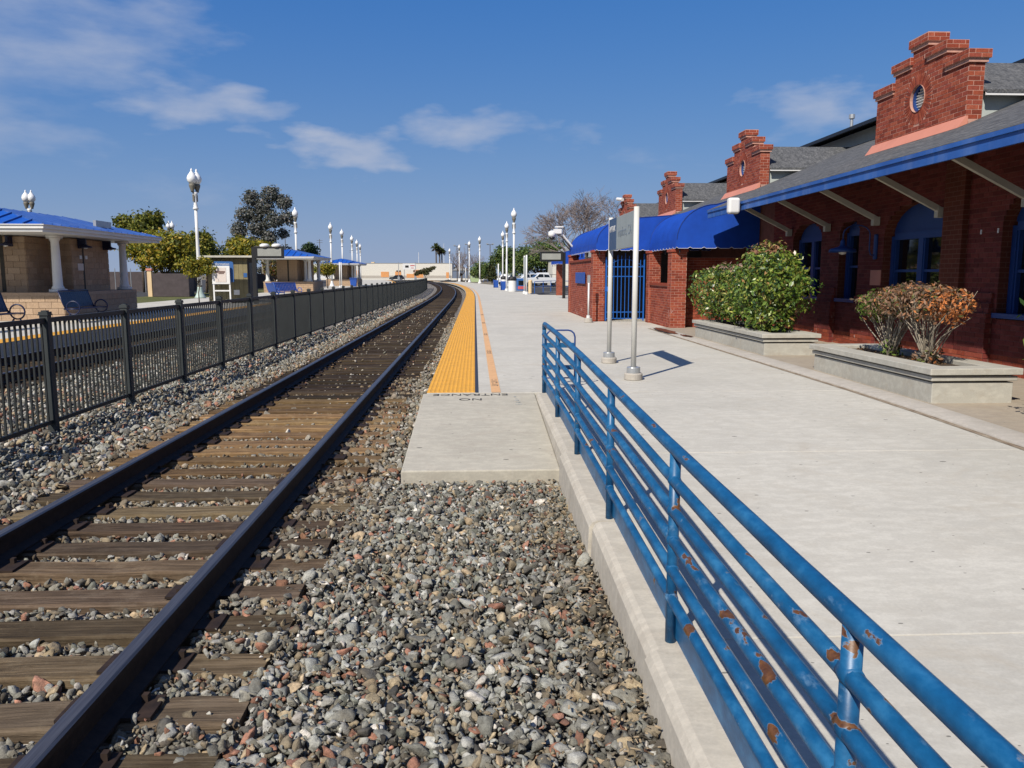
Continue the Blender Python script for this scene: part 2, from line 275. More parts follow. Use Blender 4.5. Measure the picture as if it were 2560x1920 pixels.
# ------------------------------------------------------------------ mesh helpers
class MB:
    def __init__(s): s.v = []; s.f = []; s.m = []
    def add(s, vs, fs, mi=0):
        k = len(s.v); s.v += [tuple(p) for p in vs]; s.f += [tuple(i+k for i in f) for f in fs]; s.m += [mi]*len(fs); return s
    def box(s, x0, x1, y0, y1, z0, z1, mi=0):
        return s.add([(x0, y0, z0), (x1, y0, z0), (x1, y1, z0), (x0, y1, z0), (x0, y0, z1), (x1, y0, z1), (x1, y1, z1), (x0, y1, z1)],
                     [(0, 3, 2, 1), (4, 5, 6, 7), (0, 1, 5, 4), (1, 2, 6, 5), (2, 3, 7, 6), (3, 0, 4, 7)], mi)
    def beam(s, p, q, w, h, up=(0, 0, 1), mi=0):
        p, q = Vector(p), Vector(q); d = (q-p).normalized(); up = Vector(up)
        a = d.cross(up); a = a.normalized() if a.length > 1e-6 else Vector((1, 0, 0)); b = a.cross(d).normalized(); a *= w/2; b *= h/2
        return s.add([p-a-b, p+a-b, p+a+b, p-a+b, q-a-b, q+a-b, q+a+b, q-a+b], [(3, 2, 1, 0), (4, 5, 6, 7), (0, 1, 5, 4), (1, 2, 6, 5), (2, 3, 7, 6), (3, 0, 4, 7)], mi)
    def tube(s, pts, r, n=8, mi=0, closed=False):
        pts = [Vector(p) for p in pts]; N = len(pts); rs = r if isinstance(r, (list, tuple)) else [r]*N
        vs = []; prev = None
        for i, p in enumerate(pts):
            if closed: d = pts[(i+1) % N]-pts[i-1]
            else: d = (pts[min(i+1, N-1)]-pts[max(i-1, 0)])
            d.normalize()
            if prev is None:
                a = d.orthogonal().normalized()
            else:
                a = prev-d*prev.dot(d); a = a.normalized() if a.length > 1e-5 else d.orthogonal().normalized()
            prev = a; b = d.cross(a)
            for k in range(n):
                t = 2*math.pi*k/n; vs.append(p+(a*math.cos(t)+b*math.sin(t))*rs[i])
        fs = []
        for i in range(N if closed else N-1):
            j = (i+1) % N
            for k in range(n): fs.append((i*n+k, i*n+(k+1) % n, j*n+(k+1) % n, j*n+k))
        if not closed: fs += [tuple(range(n-1, -1, -1)), tuple((N-1)*n+k for k in range(n))]
        return s.add(vs, fs, mi)
    def lathe(s, prof, c=(0, 0, 0), n=16, mi=0, caps=True):
        vs = []; fs = []
        for r, z in prof:
            for k in range(n): t = 2*math.pi*k/n; vs.append((c[0]+r*math.cos(t), c[1]+r*math.sin(t), c[2]+z))
        for i in range(len(prof)-1):
            for k in range(n): fs.append((i*n+k, i*n+(k+1) % n, (i+1)*n+(k+1) % n, (i+1)*n+k))
        if caps: fs += [tuple(range(n-1, -1, -1)), tuple((len(prof)-1)*n+k for k in range(n))]
        return s.add(vs, fs, mi)
    def prism(s, poly, fn, a, b, mi=0):      # poly of (u,v); fn(u,v,w)->xyz
        n = len(poly); vs = [fn(u, v, a) for u, v in poly]+[fn(u, v, b) for u, v in poly]
        return s.add(vs, [tuple(range(n-1, -1, -1)), tuple(range(n, 2*n))]+[(i, (i+1) % n, n+(i+1) % n, n+i) for i in range(n)], mi)
    def quad(s, a, b, c, d, mi=0): return s.add([a, b, c, d], [(0, 1, 2, 3)], mi)
    def mesh(s, name, mats, org=(0, 0, 0), smooth=False, col=None):
        me = bpy.data.meshes.new(name); me.from_pydata([(x-org[0], y-org[1], z-org[2]) for x, y, z in s.v], [], s.f)
        for mm in (mats if isinstance(mats, (list, tuple)) else [mats]): me.materials.append(M[mm])
        me.polygons.foreach_set('material_index', s.m)
        if smooth: me.polygons.foreach_set('use_smooth', [True]*len(s.f))
        if col is not None:
            a = me.color_attributes.new('col', 'FLOAT_COLOR', 'POINT'); a.data.foreach_set('color', np.tile(np.array(tuple(col)+(1,), dtype=np.float32), len(s.v)))
        me.update(); return me
    def build(s, name, mats, parent=None, org=(0, 0, 0), smooth=False, bevel=0, loc=None, col=None, autosmooth=None):
        o = bpy.data.objects.new(name, s.mesh(name, mats, org, smooth, col)); C.objects.link(o)
        if parent is not None: o.parent = parent
        if loc is not None: o.location = loc
        if bevel:
            md = o.modifiers.new('bevel', 'BEVEL'); md.width = bevel; md.segments = 2; md.limit_method = 'ANGLE'; md.angle_limit = math.radians(40)
        return o
def npmesh(name, V, F, mat, cols=None, smooth=False):
    me = bpy.data.meshes.new(name); nv = len(V); nf, k = F.shape
    me.vertices.add(nv); me.vertices.foreach_set('co', V.astype(np.float32).ravel())
    me.loops.add(nf*k); me.loops.foreach_set('vertex_index', F.astype(np.int32).ravel())
    me.polygons.add(nf); me.polygons.foreach_set('loop_start', np.arange(0, nf*k, k, dtype=np.int32)); me.polygons.foreach_set('loop_total', np.full(nf, k, dtype=np.int32))
    if smooth: me.polygons.foreach_set('use_smooth', np.ones(nf, dtype=bool))
    me.materials.append(M[mat]); me.update(calc_edges=True)
    if cols is not None:
        a = me.color_attributes.new('col', 'FLOAT_COLOR', 'POINT'); a.data.foreach_set('color', np.concatenate([cols, np.ones((nv, 1))], 1).astype(np.float32).ravel())
    return me
def link(name, me, parent=None, loc=(0, 0, 0)):
    o = bpy.data.objects.new(name, me); C.objects.link(o); o.location = loc
    if parent is not None: o.parent = parent
    return o
def tag(o, label=None, cat=None, group=None, kind=None):
    for k, v in (('label', label), ('category', cat), ('group', group), ('kind', kind)):
        if v: o[k] = v
    return o
def thing(name, label, cat, loc=(0, 0, 0), rz=0, group=None):
    o = bpy.data.objects.new(name, None); C.objects.link(o); o.location = loc; o.rotation_euler = (0, 0, rz); o.empty_display_size = .2
    return tag(o, label, cat, group)
def copy_tree(o, parent=None):
    c = o.copy(); C.objects.link(c); c.parent = parent
    for ch in [x for x in KIDS(o)]: copy_tree(ch, c)
    return c
def KIDS(o): return list(o.children)
def dup(root, loc, rz=0, label=None, group=None, scale=None):
    c = copy_tree(root); c.location = loc; c.rotation_euler = (0, 0, rz)
    if scale: c.scale = scale
    if label: c['label'] = label
    if group: c['group'] = group
    return c
def text(s, size, mat, parent, mtx, name='lettering', align='CENTER', ext=.001):
    cu = bpy.data.curves.new('txt', 'FONT'); cu.body = s; cu.size = size; cu.extrude = ext; cu.align_x = align; cu.align_y = 'CENTER'
    t = bpy.data.objects.new('txt', cu); C.objects.link(t); bpy.context.view_layer.update()
    me = bpy.data.meshes.new_from_object(t.evaluated_get(bpy.context.evaluated_depsgraph_get())); bpy.data.objects.remove(t, do_unlink=True)
    me.transform(mtx); me.materials.clear(); me.materials.append(M[mat]); me.name = name
    return link(name, me, parent)
def MTX(loc, xax, yax):     # text frame: x along xax, y along yax
    x = Vector(xax).normalized(); y = Vector(yax).normalized(); z = x.cross(y)
    m = Matrix.Identity(4)
    for i in range(3): m[i][0] = x[i]; m[i][1] = y[i]; m[i][2] = z[i]; m[i][3] = loc[i]
    return m

# ------------------------------------------------------------------ layout
def off(y): return 0.0 if y < 50 else -(y-50)**2/2240.0
def heading(y): return 0.0 if y < 50 else math.atan((y-50)/1120.0)     # turn to the left
RY = [-8, -3, 0, 1.7, 3.37, 5.0, 6.65, 8.3, 9.95]; RZ = [-.26, -.22, -.197, -.178, -.146, -.094, -.043, -.013, 0]
def zp(y): return float(np.interp(y, RY, RZ))
TIE_Z = -.325; RAIL_Z = -.15; BED = -.392
TC1 = -2.265; TC2 = -8.62; FX = -4.9
YS = [-6+i*2.0 for i in range(28)]+[50+i*2.5 for i in range(1, 110)]

# ground
MB().quad((-3000, -3000, -.62), (3000, -3000, -.62), (3000, 3000, -.62), (-3000, 3000, -.62)).build('ground', 'earth')['kind'] = 'structure'
def strip(name, xa, xb, ys, z, mat, kind='structure', zf=None, curve=True):
    m = MB()
    for y in ys:
        o = off(y) if curve else 0; zz = z if zf is None else zf(y)
        m.v += [(xa+o, y, zz), (xb+o, y, zz)]
    n = len(ys); m.f = [(2*i, 2*i+1, 2*i+3, 2*i+2) for i in range(n-1)]; m.m = [0]*(n-1)
    o = m.build(name, mat)
    if kind: o['kind'] = kind
    return o
bed = strip('ballast_bed', -10.4, .80, YS, BED, 'ballast')

# ------------------------------------------------------------------ tracks
RAILP = [(-.07, 0), (.07, 0), (.07, .012), (.012, .035), (.010, .125), (.036, .135), (.036, .158), (.026, .168), (-.026, .168), (-.036, .158), (-.036, .135), (-.010, .125), (-.012, .035), (-.07, .012)]
def rail_mesh(cx, ys):
    m = MB(); n = len(RAILP)
    for y in ys:
        o = off(y)
        m.v += [(cx+o+u, y, RAIL_Z-.168+v) for u, v in RAILP]
    for i in range(len(ys)-1):
        for k in range(n):
            m.f.append((i*n+k, i*n+(k+1) % n, (i+1)*n+(k+1) % n, (i+1)*n+k)); m.m.append(1 if 6 <= k <= 8 else 0)
    m.f += [tuple(range(n-1, -1, -1)), tuple((len(ys)-1)*n+k for k in range(n))]; m.m += [0, 0]
    return m
def tie_mesh(seed, dk=1.0, tint=(1, 1, 1)):
    r = random.Random(seed); m = MB(); L, w, h = 1.30, .118, .16; N = 10
    for i in range(N+1):
        x = -L+2*L*i/N; j = [r.uniform(-.007, .007) for _ in range(4)]
        top = r.uniform(-.008, .003)
        m.v += [(x, -w+j[0], -h), (x, w+j[1], -h), (x, w+j[1], top-.012), (x, w-.02, top), (x, 0, top+r.uniform(-.006, .004)), (x, -w+.02, top), (x, -w+j[0], top-.012)]
    for i in range(N):
        for k in range(7): m.f.append((i*7+k, i*7+(k+1) % 7, (i+1)*7+(k+1) % 7, (i+1)*7+k))
    m.f += [tuple(range(6, -1, -1)), tuple(N*7+k for k in range(7))]; m.m = [0]*len(m.f)
    k = dk*r.choice([.75, .9, 1.0, 1.1, 1.3, 1.5]); return m.mesh('tie', 'tie_wood', col=(k*tint[0], k*tint[1]*r.uniform(.95, 1.03), k*tint[2]*r.uniform(.85, 1.05)))
TIES = [tie_mesh(i, 1.25) for i in range(14)]; TIES_T = [tie_mesh(200+i, 1.6, (1.12, 1.0, .74)) for i in range(14)]; TIES_D = [tie_mesh(100+i, .48) for i in range(14)]
PLATE = MB().box(-.19, .19, -.09, .09, .0, .014).box(-.16, -.135, -.06, -.03, .014, .045).box(.11, .135, .03, .06, .014, .045).mesh('tie_plate', 'rail_side')
def track(label, cx, y0, y1, sp, ynear, yfar_rail, plates):
    t = thing('railway_track', label, 'track', (cx, 4, BED))
    ys = [y for y in YS if y <= yfar_rail]
    for s in (-1, 1):
        o = rail_mesh(cx+s*.753, ys).build('rail', ['rail_side', 'rail_head'], t, (cx, 4, BED))
        o['label'] = 'dark steel rail with a worn bright top'
    y = y0; i = 0; rest = []
    while y < y1:
        if y < ynear:
            o = link('tie', (TIES if y < 6.6+random.uniform(-.8, .8) else TIES_T if y < 11+random.uniform(-1, 1.5) else TIES_D)[(i*5+random.randrange(3)) % 14], t, (off(y)+random.uniform(-.05, .05), y-4, TIE_Z-BED+random.uniform(-.012, .004)))
            o.rotation_euler = (0, random.uniform(-.006, .006), heading(y)+random.uniform(-.018, .018)+(math.pi if i % 2 else 0))
            if y < plates:
                for s in (-1, 1):
                    p = link('tie_plate', PLATE, o, ((s if i % 2 == 0 else -s)*.753, 0, .002))
        else: rest.append(y)
        y += sp+random.uniform(-.02, .02); i += 1
    if plates > 10:
        o = strip('oily_ballast', cx-1.12, cx+1.12, [y for y in YS if 13 < y < 300], BED+.016, 'oily_ballast', kind=None); o.parent = t; o.matrix_parent_inverse = t.matrix_world.inverted(); o.location = (-cx, -4, -BED); o.matrix_parent_inverse = Matrix.Identity(4)
    if rest:
        m = MB()
        for y in rest:
            c = Vector((cx+off(y), y, TIE_Z-.05)); a = heading(y); d = Vector((math.cos(a), math.sin(a), 0))*1.3; m.beam(c-d, c+d, .23, .1)
        o = m.build('far_ties', 'tie_wood', t, (cx, 4, BED), col=(.42, .40, .40)); o['kind'] = 'stuff'
    return t
track('railway track with weathered timber ties running beside the yellow platform edge', TC1, -1.0, 150, .42, 62, 300, 24)
track('second railway track behind the black picket fence, beside the far platform', TC2, 4.0, 120, .50, 60, 200, 4)

# ------------------------------------------------------------------ ballast stones
def icos(sub):
    t = (1+5**.5)/2
    v = [(-1, t, 0), (1, t, 0), (-1, -t, 0), (1, -t, 0), (0, -1, t), (0, 1, t), (0, -1, -t), (0, 1, -t), (t, 0, -1), (t, 0, 1), (-t, 0, -1), (-t, 0, 1)]
    f = [(0, 11, 5), (0, 5, 1), (0, 1, 7), (0, 7, 10), (0, 10, 11), (1, 5, 9), (5, 11, 4), (11, 10, 2), (10, 7, 6), (7, 1, 8), (3, 9, 4), (3, 4, 2), (3, 2, 6), (3, 6, 8), (3, 8, 9), (4, 9, 5), (2, 4, 11), (6, 2, 10), (8, 6, 7), (9, 8, 1)]
    v = [Vector(p).normalized() for p in v]
    for _ in range(sub):
        c = {}; nf = []
        def mid(a, b):
            k = (min(a, b), max(a, b))
            if k not in c: c[k] = len(v); v.append(((v[a]+v[b])/2).normalized())
            return c[k]
        for a, b_, d in f:
            x, y, z = mid(a, b_), mid(b_, d), mid(d, a); nf += [(a, x, z), (b_, y, x), (d, z, y), (x, y, z)]
        f = nf
    return np.array([tuple(p) for p in v]), np.array(f)
def stone_shape(sub, seed):
    r = np.random.default_rng(seed); V, F = icos(sub); V = V.copy()*(1+r.normal(0, .10, (len(V), 1)))*1.12
    for _ in range(13):
        n = r.normal(size=3); n /= np.linalg.norm(n); d = r.uniform(.36, .66); s = V@n
        V -= np.outer(np.maximum(0, s-d), n)
    V *= np.array([1.0, r.uniform(.62, .95), r.uniform(.48, .75)])
    return V, F
S_HI = [stone_shape(1, i) for i in range(16)]; S_LO = [stone_shape(0, 40+i) for i in range(10)]
PAL = np.array([(.27, .265, .225), (.20, .20, .175), (.34, .345, .31), (.42, .42, .385), (.28, .235, .165), (.37, .30, .195), (.115, .11, .098), (.075, .072, .065), (.31, .155, .105), (.40, .20, .14), (.66, .62, .55), (.44, .34, .22), (.235, .245, .205)])
PW = np.array([.17, .13, .15, .10, .11, .07, .08, .04, .040, .025, .035, .05, .08]); PW /= PW.sum()
def scol(n, X, Y):
    c = PAL[RNG.choice(len(PAL), n, p=PW)]*RNG.uniform(.6, 1.35, (n, 1))
    # rust and brake dust lie on the stones along the rails
    d = np.minimum(abs(X-(TC1-.75)), abs(X-(TC1+.75))); f = np.clip(1.25-d/.75, 0, 1)*np.clip((Y-3.2)/5, 0.22, .85)
    f = f[:, None]*RNG.uniform(.3, 1, (n, 1)); c = c*(1-f)+np.array([.20, .125, .055])*f
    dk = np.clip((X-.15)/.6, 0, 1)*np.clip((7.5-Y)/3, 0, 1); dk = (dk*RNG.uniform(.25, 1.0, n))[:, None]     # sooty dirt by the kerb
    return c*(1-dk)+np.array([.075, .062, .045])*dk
def pile(x0, x1, y0, y1, dens, size, z0=BED, ok=None, jit=.03):
    n = int((x1-x0)*(y1-y0)*dens); X = RNG.uniform(x0, x1, n); Y = RNG.uniform(y0, y1, n)
    s = size*np.clip(RNG.lognormal(0, .32, n), .45, 2.0); Z = z0+RNG.uniform(0, jit, n)+s*.12
    if ok is not None:
        k = ok(X, Y, Z, s); X, Y, Z, s = X[k], Y[k], Z[k], s[k]
    return np.stack([X, Y, Z, s], 1)
TIEY = []
for o in bpy.data.objects:
    if o.name.split('.')[0] == 'tie' and o.parent and abs(o.parent.location.x-TC1) < .1: TIEY.append(o.location.y+4)
TIEY = np.array(sorted(TIEY))
def crib(X, Y, Z, s):
    d = np.min(np.abs(Y[:, None]-TIEY[None, :]), 1)
    return (d > .112+s*.62) & (np.minimum(abs(X-(TC1-.753)), abs(X-(TC1+.753))) > .075+s*.4)
def not_pad(X, Y, Z, s):
    d = np.min(np.abs(Y[:, None]-TIEY[None, :]), 1)
    on_tie = (X < TC1+1.31) & (d < .115) & (RNG.uniform(size=len(X)) > .08)
    return ~((X > -.68-s*.5) & (Y > 6.8-s*.6)) & ~on_tie & (X < .735-s*.6) & (X > TC1+.753+.09)
P = []
P.append(pile(TC1+.85, .76, 1.2, 6.9, 950, .030, BED+.018, not_pad, .045))
P.append(pile(TC1+.85, .76, 1.2, 6.9, 330, .036, BED+.040, not_pad, .035))
P.append(pile(TC1+.85, .76, 1.2, 6.9, 700, .014, BED+.045, not_pad, .045))
P.append(pile(TC1+.85, -.62, 6.6, 14, 560, .034, BED+.012, not_pad, .05))
P.append(pile(TC1-1.30, TC1+1.28, 1.0, 9, 1000, .027, BED+.004, crib, .035))
P.append(pile(TC1-1.30, TC1+1.28, 9, 15, 420, .031, BED-.004, crib, .03))
P.append(pile(-4.95, TC1-1.26, 2.5, 14, 560, .036, BED+.012, None, .055))
HI = np.concatenate(P)
def left_rail(X, Y, Z, s): return crib(X, Y, Z, s) | (X < TC1-1.3)
Q = [pile(-4.95, TC1-1.2, 14, 30, 300, .042, BED+.012, None, .06), pile(-.99, -.66, 14, 34, 300, .038, BED+.012, None, .06), pile(-7.4, -4.95, 6, 26, 210, .042, BED+.012, None, .05),
     pile(-4.95, TC1-1.3, 30, 60, 120, .055, BED+.012, None, .06), pile(TC1-1.2, TC1+1.2, 15, 40, 8, .04, TIE_Z, None, .01)]
LO = np.concatenate(Q)
fy = np.hypot(HI[:, 0], HI[:, 1]+0)
# only stones the camera (or a step aside) can see matter
HI = HI[(np.abs(HI[:, 0]+.05*HI[:, 1]) < .9*HI[:, 1]+1.2)]
order = np.argsort(np.hypot(HI[:, 0], HI[:, 1])/HI[:, 3]*1.0)
vis = [i for i in order if -1.45 < HI[i, 0] < .7 and HI[i, 1] > 2.55 and abs(HI[i, 0]+.16) < HI[i, 1]*.62][:300]
vis_set = set(vis)
cols = scol(len(HI), HI[:, 0], HI[:, 1])
def rotmats(n):
    q = RNG.normal(size=(n, 4)); q[:, 1:3] *= .45; q /= np.linalg.norm(q, axis=1)[:, None]; w, x, y, z = q.T
    return np.stack([1-2*(y*y+z*z), 2*(x*y-z*w), 2*(x*z+y*w), 2*(x*y+z*w), 1-2*(x*x+z*z), 2*(y*z-x*w), 2*(x*z-y*w), 2*(y*z+x*w), 1-2*(x*x+y*y)], 1).reshape(n, 3, 3)
def merge(shapes, D, cc, name):
    n = len(D); R = rotmats(n); pick = RNG.integers(0, len(shapes), n); VV = []; FF = []; CC = []; base = 0
    for k, (V, F) in enumerate(shapes):
        s = np.where(pick == k)[0]
        if not len(s): continue
        W_ = np.einsum('nij,vj->nvi', R[s], V)*D[s, 3][:, None, None]+D[s, :3][:, None, :]
        VV.append(W_.reshape(-1, 3)); CC.append(np.repeat(cc[s], len(V), 0))
        FF.append((F[None]+(np.arange(len(s))*len(V))[:, None, None]+base).reshape(-1, 3)); base += len(s)*len(V)
    return npmesh(name, np.concatenate(VV), np.concatenate(FF), 'stone', np.concatenate(CC))
rest = np.array([i for i in range(len(HI)) if i not in vis_set])
o = link('loose_stones', merge(S_HI, HI[rest], cols[rest], 'loose_stones'), bed); o['kind'] = 'stuff'
o = link('far_stones', merge(S_LO, LO, scol(len(LO), LO[:, 0], LO[:, 1]), 'far_stones'), bed); o['kind'] = 'stuff'
VAR = []
for k, (V, F) in enumerate(S_HI):
    for j in range(3):
        c = PAL[RNG.choice(len(PAL), p=PW)]*RNG.uniform(.8, 1.2); VAR.append(npmesh('stone', V, F, 'stone', np.tile(c, (len(V), 1))))
for i in vis:
    x, y, z, s = HI[i]; o = link('stone', random.choice(VAR), bed, (x, y, z)); o.scale = (s, s, s)
    o.rotation_euler = (random.uniform(-.5, .5), random.uniform(-.5, .5), random.uniform(0, 6.3))

# ------------------------------------------------------------------ right platform
plat = MB()
plat = strip('platform', -.55, 8.6, [y for y in YS if 10 <= y <= 62]+[62.0], -.17, 'kerb_concrete')
def slab(parent, xa, xb, y0, y1, th=.15, mat='platform_concrete', name='slab', n=4, curve=True, z=None, bevel=.006, dz=0):
    m = MB(); ys = [y0+(y1-y0)*i/n for i in range(n+1)]
    for y in ys:
        o = off(y) if curve else 0; t = (zp(y) if z is None else z)+dz
        m.v += [(xa+o, y, t-th), (xb+o, y, t-th), (xb+o, y, t), (xa+o, y, t)]
    for i in range(n):
        for k in range(4): m.f.append((i*4+k, (i+1)*4+k, (i+1)*4+(k+1) % 4, i*4+(k+1) % 4))
    m.f += [(0, 1, 2, 3), tuple(n*4+k for k in (3, 2, 1, 0))]; m.m = [0]*len(m.f)
    o = m.build(name, mat, parent, bevel=bevel); return o
J = [-6.55+3.3*i for i in range(0, 62)]
LIP = 4.84
for a, b_ in zip(J[:-1], J[1:]):
    g = .003
    if b_ < 10: slab(plat, 1.0, LIP, a+g, b_-g)
    elif b_ < 34: slab(plat, -.61, LIP, a+g, b_-g)
    elif b_ < 62: slab(plat, -.61, 3.8, a+g, b_-g); slab(plat, 3.806, 8.6, a+g, b_-g)
    else: slab(plat, -.61, 4.8-max(0, (b_-110))*.02, a+g, b_-g)
slab(plat, LIP+.006, 8.6, 22.0, 34, mat='platform_concrete', n=4)
# sidewalk beside the depot, a low rounded lip above the platform
sw = strip('sidewalk', LIP+.01, 7.9, [-6, 0, 4, 8, 12, 16, 20, 21.98], 0, 'sidewalk_concrete', zf=lambda y: zp(y)+.028, curve=False)
m = MB(); ys = [-6+i*1.4 for i in range(20)]+[21.98]
lip = [(LIP-.012, -.02), (LIP-.008, .012), (LIP+.012, .029), (LIP+.26, .035), (LIP+.30, .030)]
for y in ys: m.v += [(x, y, zp(y)+z) for x, z in lip]
m.f = [(i*5+k, i*5+k+1, (i+1)*5+k+1, (i+1)*5+k) for i in range(len(ys)-1) for k in range(4)]; m.m = [0]*len(m.f)
m.build('kerb_lip', 'cast_concrete', sw, smooth=True)
# tactile edging: tiles with raised ribs of domes
def tactile_tile():
    m = MB(); m.box(0, .604, 0, .604, 0, .006); n = 11
    for i in range(n):
        x = .604*(i+.5)/n
        for j in range(12):
            y = .604*(j+.5)/12; a, c_ = .0165, .009
            m.add([(x-a, y-.022, .006), (x+a, y-.022, .006), (x+a, y+.022, .006), (x-a, y+.022, .006), (x-c_, y-.016, .012), (x+c_, y-.016, .012), (x+c_, y+.016, .012), (x-c_, y+.016, .012)],
                  [(4, 5, 6, 7), (0, 1, 5, 4), (1, 2, 6, 5), (2, 3, 7, 6), (3, 0, 4, 7)])
    return m.mesh('tactile_tile', 'yellow_tactile')
TT = tactile_tile(); y = 9.98
while y < 70:
    o = link('tactile_tile', TT, plat, (-.611+off(y+.3), y, .001)); o.rotation_euler.z = heading(y+.3); y += .609
o = strip('tactile_strip', -.611, -.003, [y]+[v for v in YS if y < v < 240], .008, 'yellow_tactile', kind=None); o.parent = plat
o = strip('edge_joint', -.003, .036, [9.96]+[v for v in YS if 10 < v < 150], .0065, 'dark_joint', kind=None); o.parent = plat
o = strip('orange_line', .20, .318, [9.96]+[v for v in YS if 10 < v < 150], .004, 'orange_line', kind=None); o.parent = plat
# worn black marks printed on the line
m = MB()
for yy in (10.6, 15.0, 19.6, 24.4, 29.5):
    for k in range(6):
        ya = yy+k*.11; 
        if k in (1, 4): m.box(.222, .30, ya, ya+.022, .0045, .0062)
        elif k in (0, 3): m.box(.215, .29, ya, ya+.025, .0045, .0062); m.box(.285, .303, ya-.04, ya+.03, .0045, .0061)
        else: m.box(.225, .245, ya, ya+.03, .0045, .0062); m.box(.27, .30, ya+.01, ya+.03, .0045, .0062)
m.build('worn_line_marks', 'stencil_ink', plat)
# kerb along the railing, in jogged pours
kerb = MB().box(.80, .99, -6, 9.9, -.62, -.50).build('kerb', 'kerb_concrete'); kerb['kind'] = 'structure'
KY = [-6, -1.6, .05, 1.62, 3.26, 4.93, 6.72, 9.93]
for i in range(len(KY)-1):
    a, b_ = KY[i]+.004, KY[i+1]-.004; xl = [.755, .74, .752, .728, .742, .722, .748][i]; m = MB(); n = 4; prof = [(xl-.02, -1), (xl, -.045), (xl+.02, -.012), (xl+.05, 0), (.997, 0), (.997, -1)]
    for j in range(n+1):
        y = a+(b_-a)*j/n; t = zp(y)+.004*(i % 2)
        m.v += [(x, y, -.60 if z == -1 else t+z) for x, z in prof]
    k6 = len(prof)
    for j in range(n):
        for k in range(k6): m.f.append((j*k6+k, (j+1)*k6+k, (j+1)*k6+(k+1) % k6, j*k6+(k+1) % k6))
    m.f += [tuple(range(k6)), tuple(n*k6+k for k in range(k6-1, -1, -1))]; m.m = [0]*len(m.f)
    m.build('kerb_block', 'kerb_concrete', kerb)
# sloping slab down to the ballast
m = MB(); n = 6
for i in range(n+1):
    y = 6.84+(9.945-6.84)*i/n; z = -.225+.222*(i/n); xr = .742
    m.v += [(-.655, y, z-.14), (xr, y, z-.14), (xr, y, z), (-.655, y, z)]
for i in range(n):
    for k in range(4): m.f.append((i*4+k, (i+1)*4+k, (i+1)*4+(k+1) % 4, i*4+(k+1) % 4))
m.f += [(0, 1, 2, 3), tuple(n*4+k for k in (3, 2, 1, 0))]; m.m = [0]*len(m.f)
pad = m.build('ramp_slab', 'pad_concrete', bevel=.012); pad['kind'] = 'structure'
def pz(y): return -.225+.222*(y-6.84)/3.105
sl = .222/3.105
text('ENTRANCE', .150, 'stencil_ink', pad, MTX((-.06, 9.86, pz(9.86)+.003), (-1, 0, 0), (0, -1, -sl)) @ Matrix.Scale(1.22, 4, (1, 0, 0)), ext=.0008)
text('NO', .150, 'stencil_ink', pad, MTX((-.06, 9.60, pz(9.60)+.003), (-1, 0, 0), (0, -1, -sl)) @ Matrix.Scale(1.22, 4, (1, 0, 0)), ext=.0008)
m = MB()
for k in range(5): m.box(.47+.01*(k % 2), .545-.012*k, 9.30+k*.1, 9.325+k*.1+.012*(k % 3), pz(9.3+k*.1)+.002, pz(9.3+k*.1)+.0065)
m.build('faded_mark', 'faded_ink', pad)

# ------------------------------------------------------------------ blue railing
RX = .86
rl = thing('pipe_railing', 'blue pipe railing with rust chips along the kerb of the ramp', 'railing', (RX, 5, -.12))
PY = [-4.9, -3.25, -1.6, .05, 1.70, 3.34, 4.98, 6.63, 8.28, 9.93]
def rz(y, h): return zp(y)+h
HS = [.735, .60, .468, .335, .205]; ORG = (RX, 5, -.12)
for y in PY:
    m = MB(); m.tube([(RX, y, zp(y)-.01), (RX, y, zp(y)+.855)], .0245, 14)
    m.build('post', 'blue_rail_paint', rl, ORG, True)
ys = [-6+i*.5 for i in range(32)]+[9.86]
top = [(RX, y, rz(y, .868)) for y in ys if y < 9.86]+[(RX, 9.87, .866), (RX, 9.905, .857), (RX, 9.925, .835), (RX, 9.93, .80)]
MB().tube(top, .0275, 14).build('top_rail', 'blue_rail_paint', rl, ORG, True)
for h in HS: MB().tube([(RX-.004, y, rz(y, h)) for y in ys if y < 9.9]+[(RX-.004, 9.92, h)], .0235, 12).build('rail', 'blue_rail_paint', rl, ORG, True)
m = MB(); q = [(.018, .02), (.026, .02), (.026, .15), (.018, .15)]; yq = [y for y in ys if y < 9.9]+[9.91]
for y in yq: m.v += [(RX+u, y, zp(y)+v) for u, v in q]
for i in range(len(yq)-1):
    for k in range(4): m.f.append((i*4+k, (i+1)*4+k, (i+1)*4+(k+1) % 4, i*4+(k+1) % 4))
m.m = [0]*len(m.f); m.build('toe_board', 'blue_rail_paint', rl, ORG)
# weld collars where pipes meet posts
for y in PY[3:]:
    for h in HS: MB().tube([(RX-.002, y-.034, rz(y-.034, h)), (RX-.002, y, rz(y, h)), (RX-.002, y+.034, rz(y+.034, h))], [.0245, .0295, .0245], 12).build('weld_collar', 'blue_rail_paint', rl, ORG, True)
# tube frame behind the far end
fr = thing('tube_frame', 'small blue tube frame with rounded corners behind the far railing post', 'frame', (1.12, 10.45, 0))
pts = [(-.19, 0, .0), (-.19, 0, .60)]+[(-.19+.09-.09*math.cos(t), 0, .66+.09*math.sin(t)) for t in (0, .5, 1.0, 1.57)]+[(.19-.09+.09*math.sin(t), 0, .66+.09*math.cos(t)) for t in (0, .5, 1.0, 1.57)]+[(.19, 0, .6), (.19, 0, 0)]
MB().tube(pts, .011, 8).build('hoop', 'blue_trim', fr, smooth=True)
MB().box(-.185, .185, -.006, .006, .52, .585).build('flat_bar', 'blue_rail_paint', fr); MB().box(-.185, .185, -.006, .006, .23, .29).build('flat_bar', 'blue_rail_paint', fr)
MB().tube([(-.18, 0, .12), (.18, 0, .12)], .009, 8).build('foot_bar', 'blue_trim', fr, smooth=True)

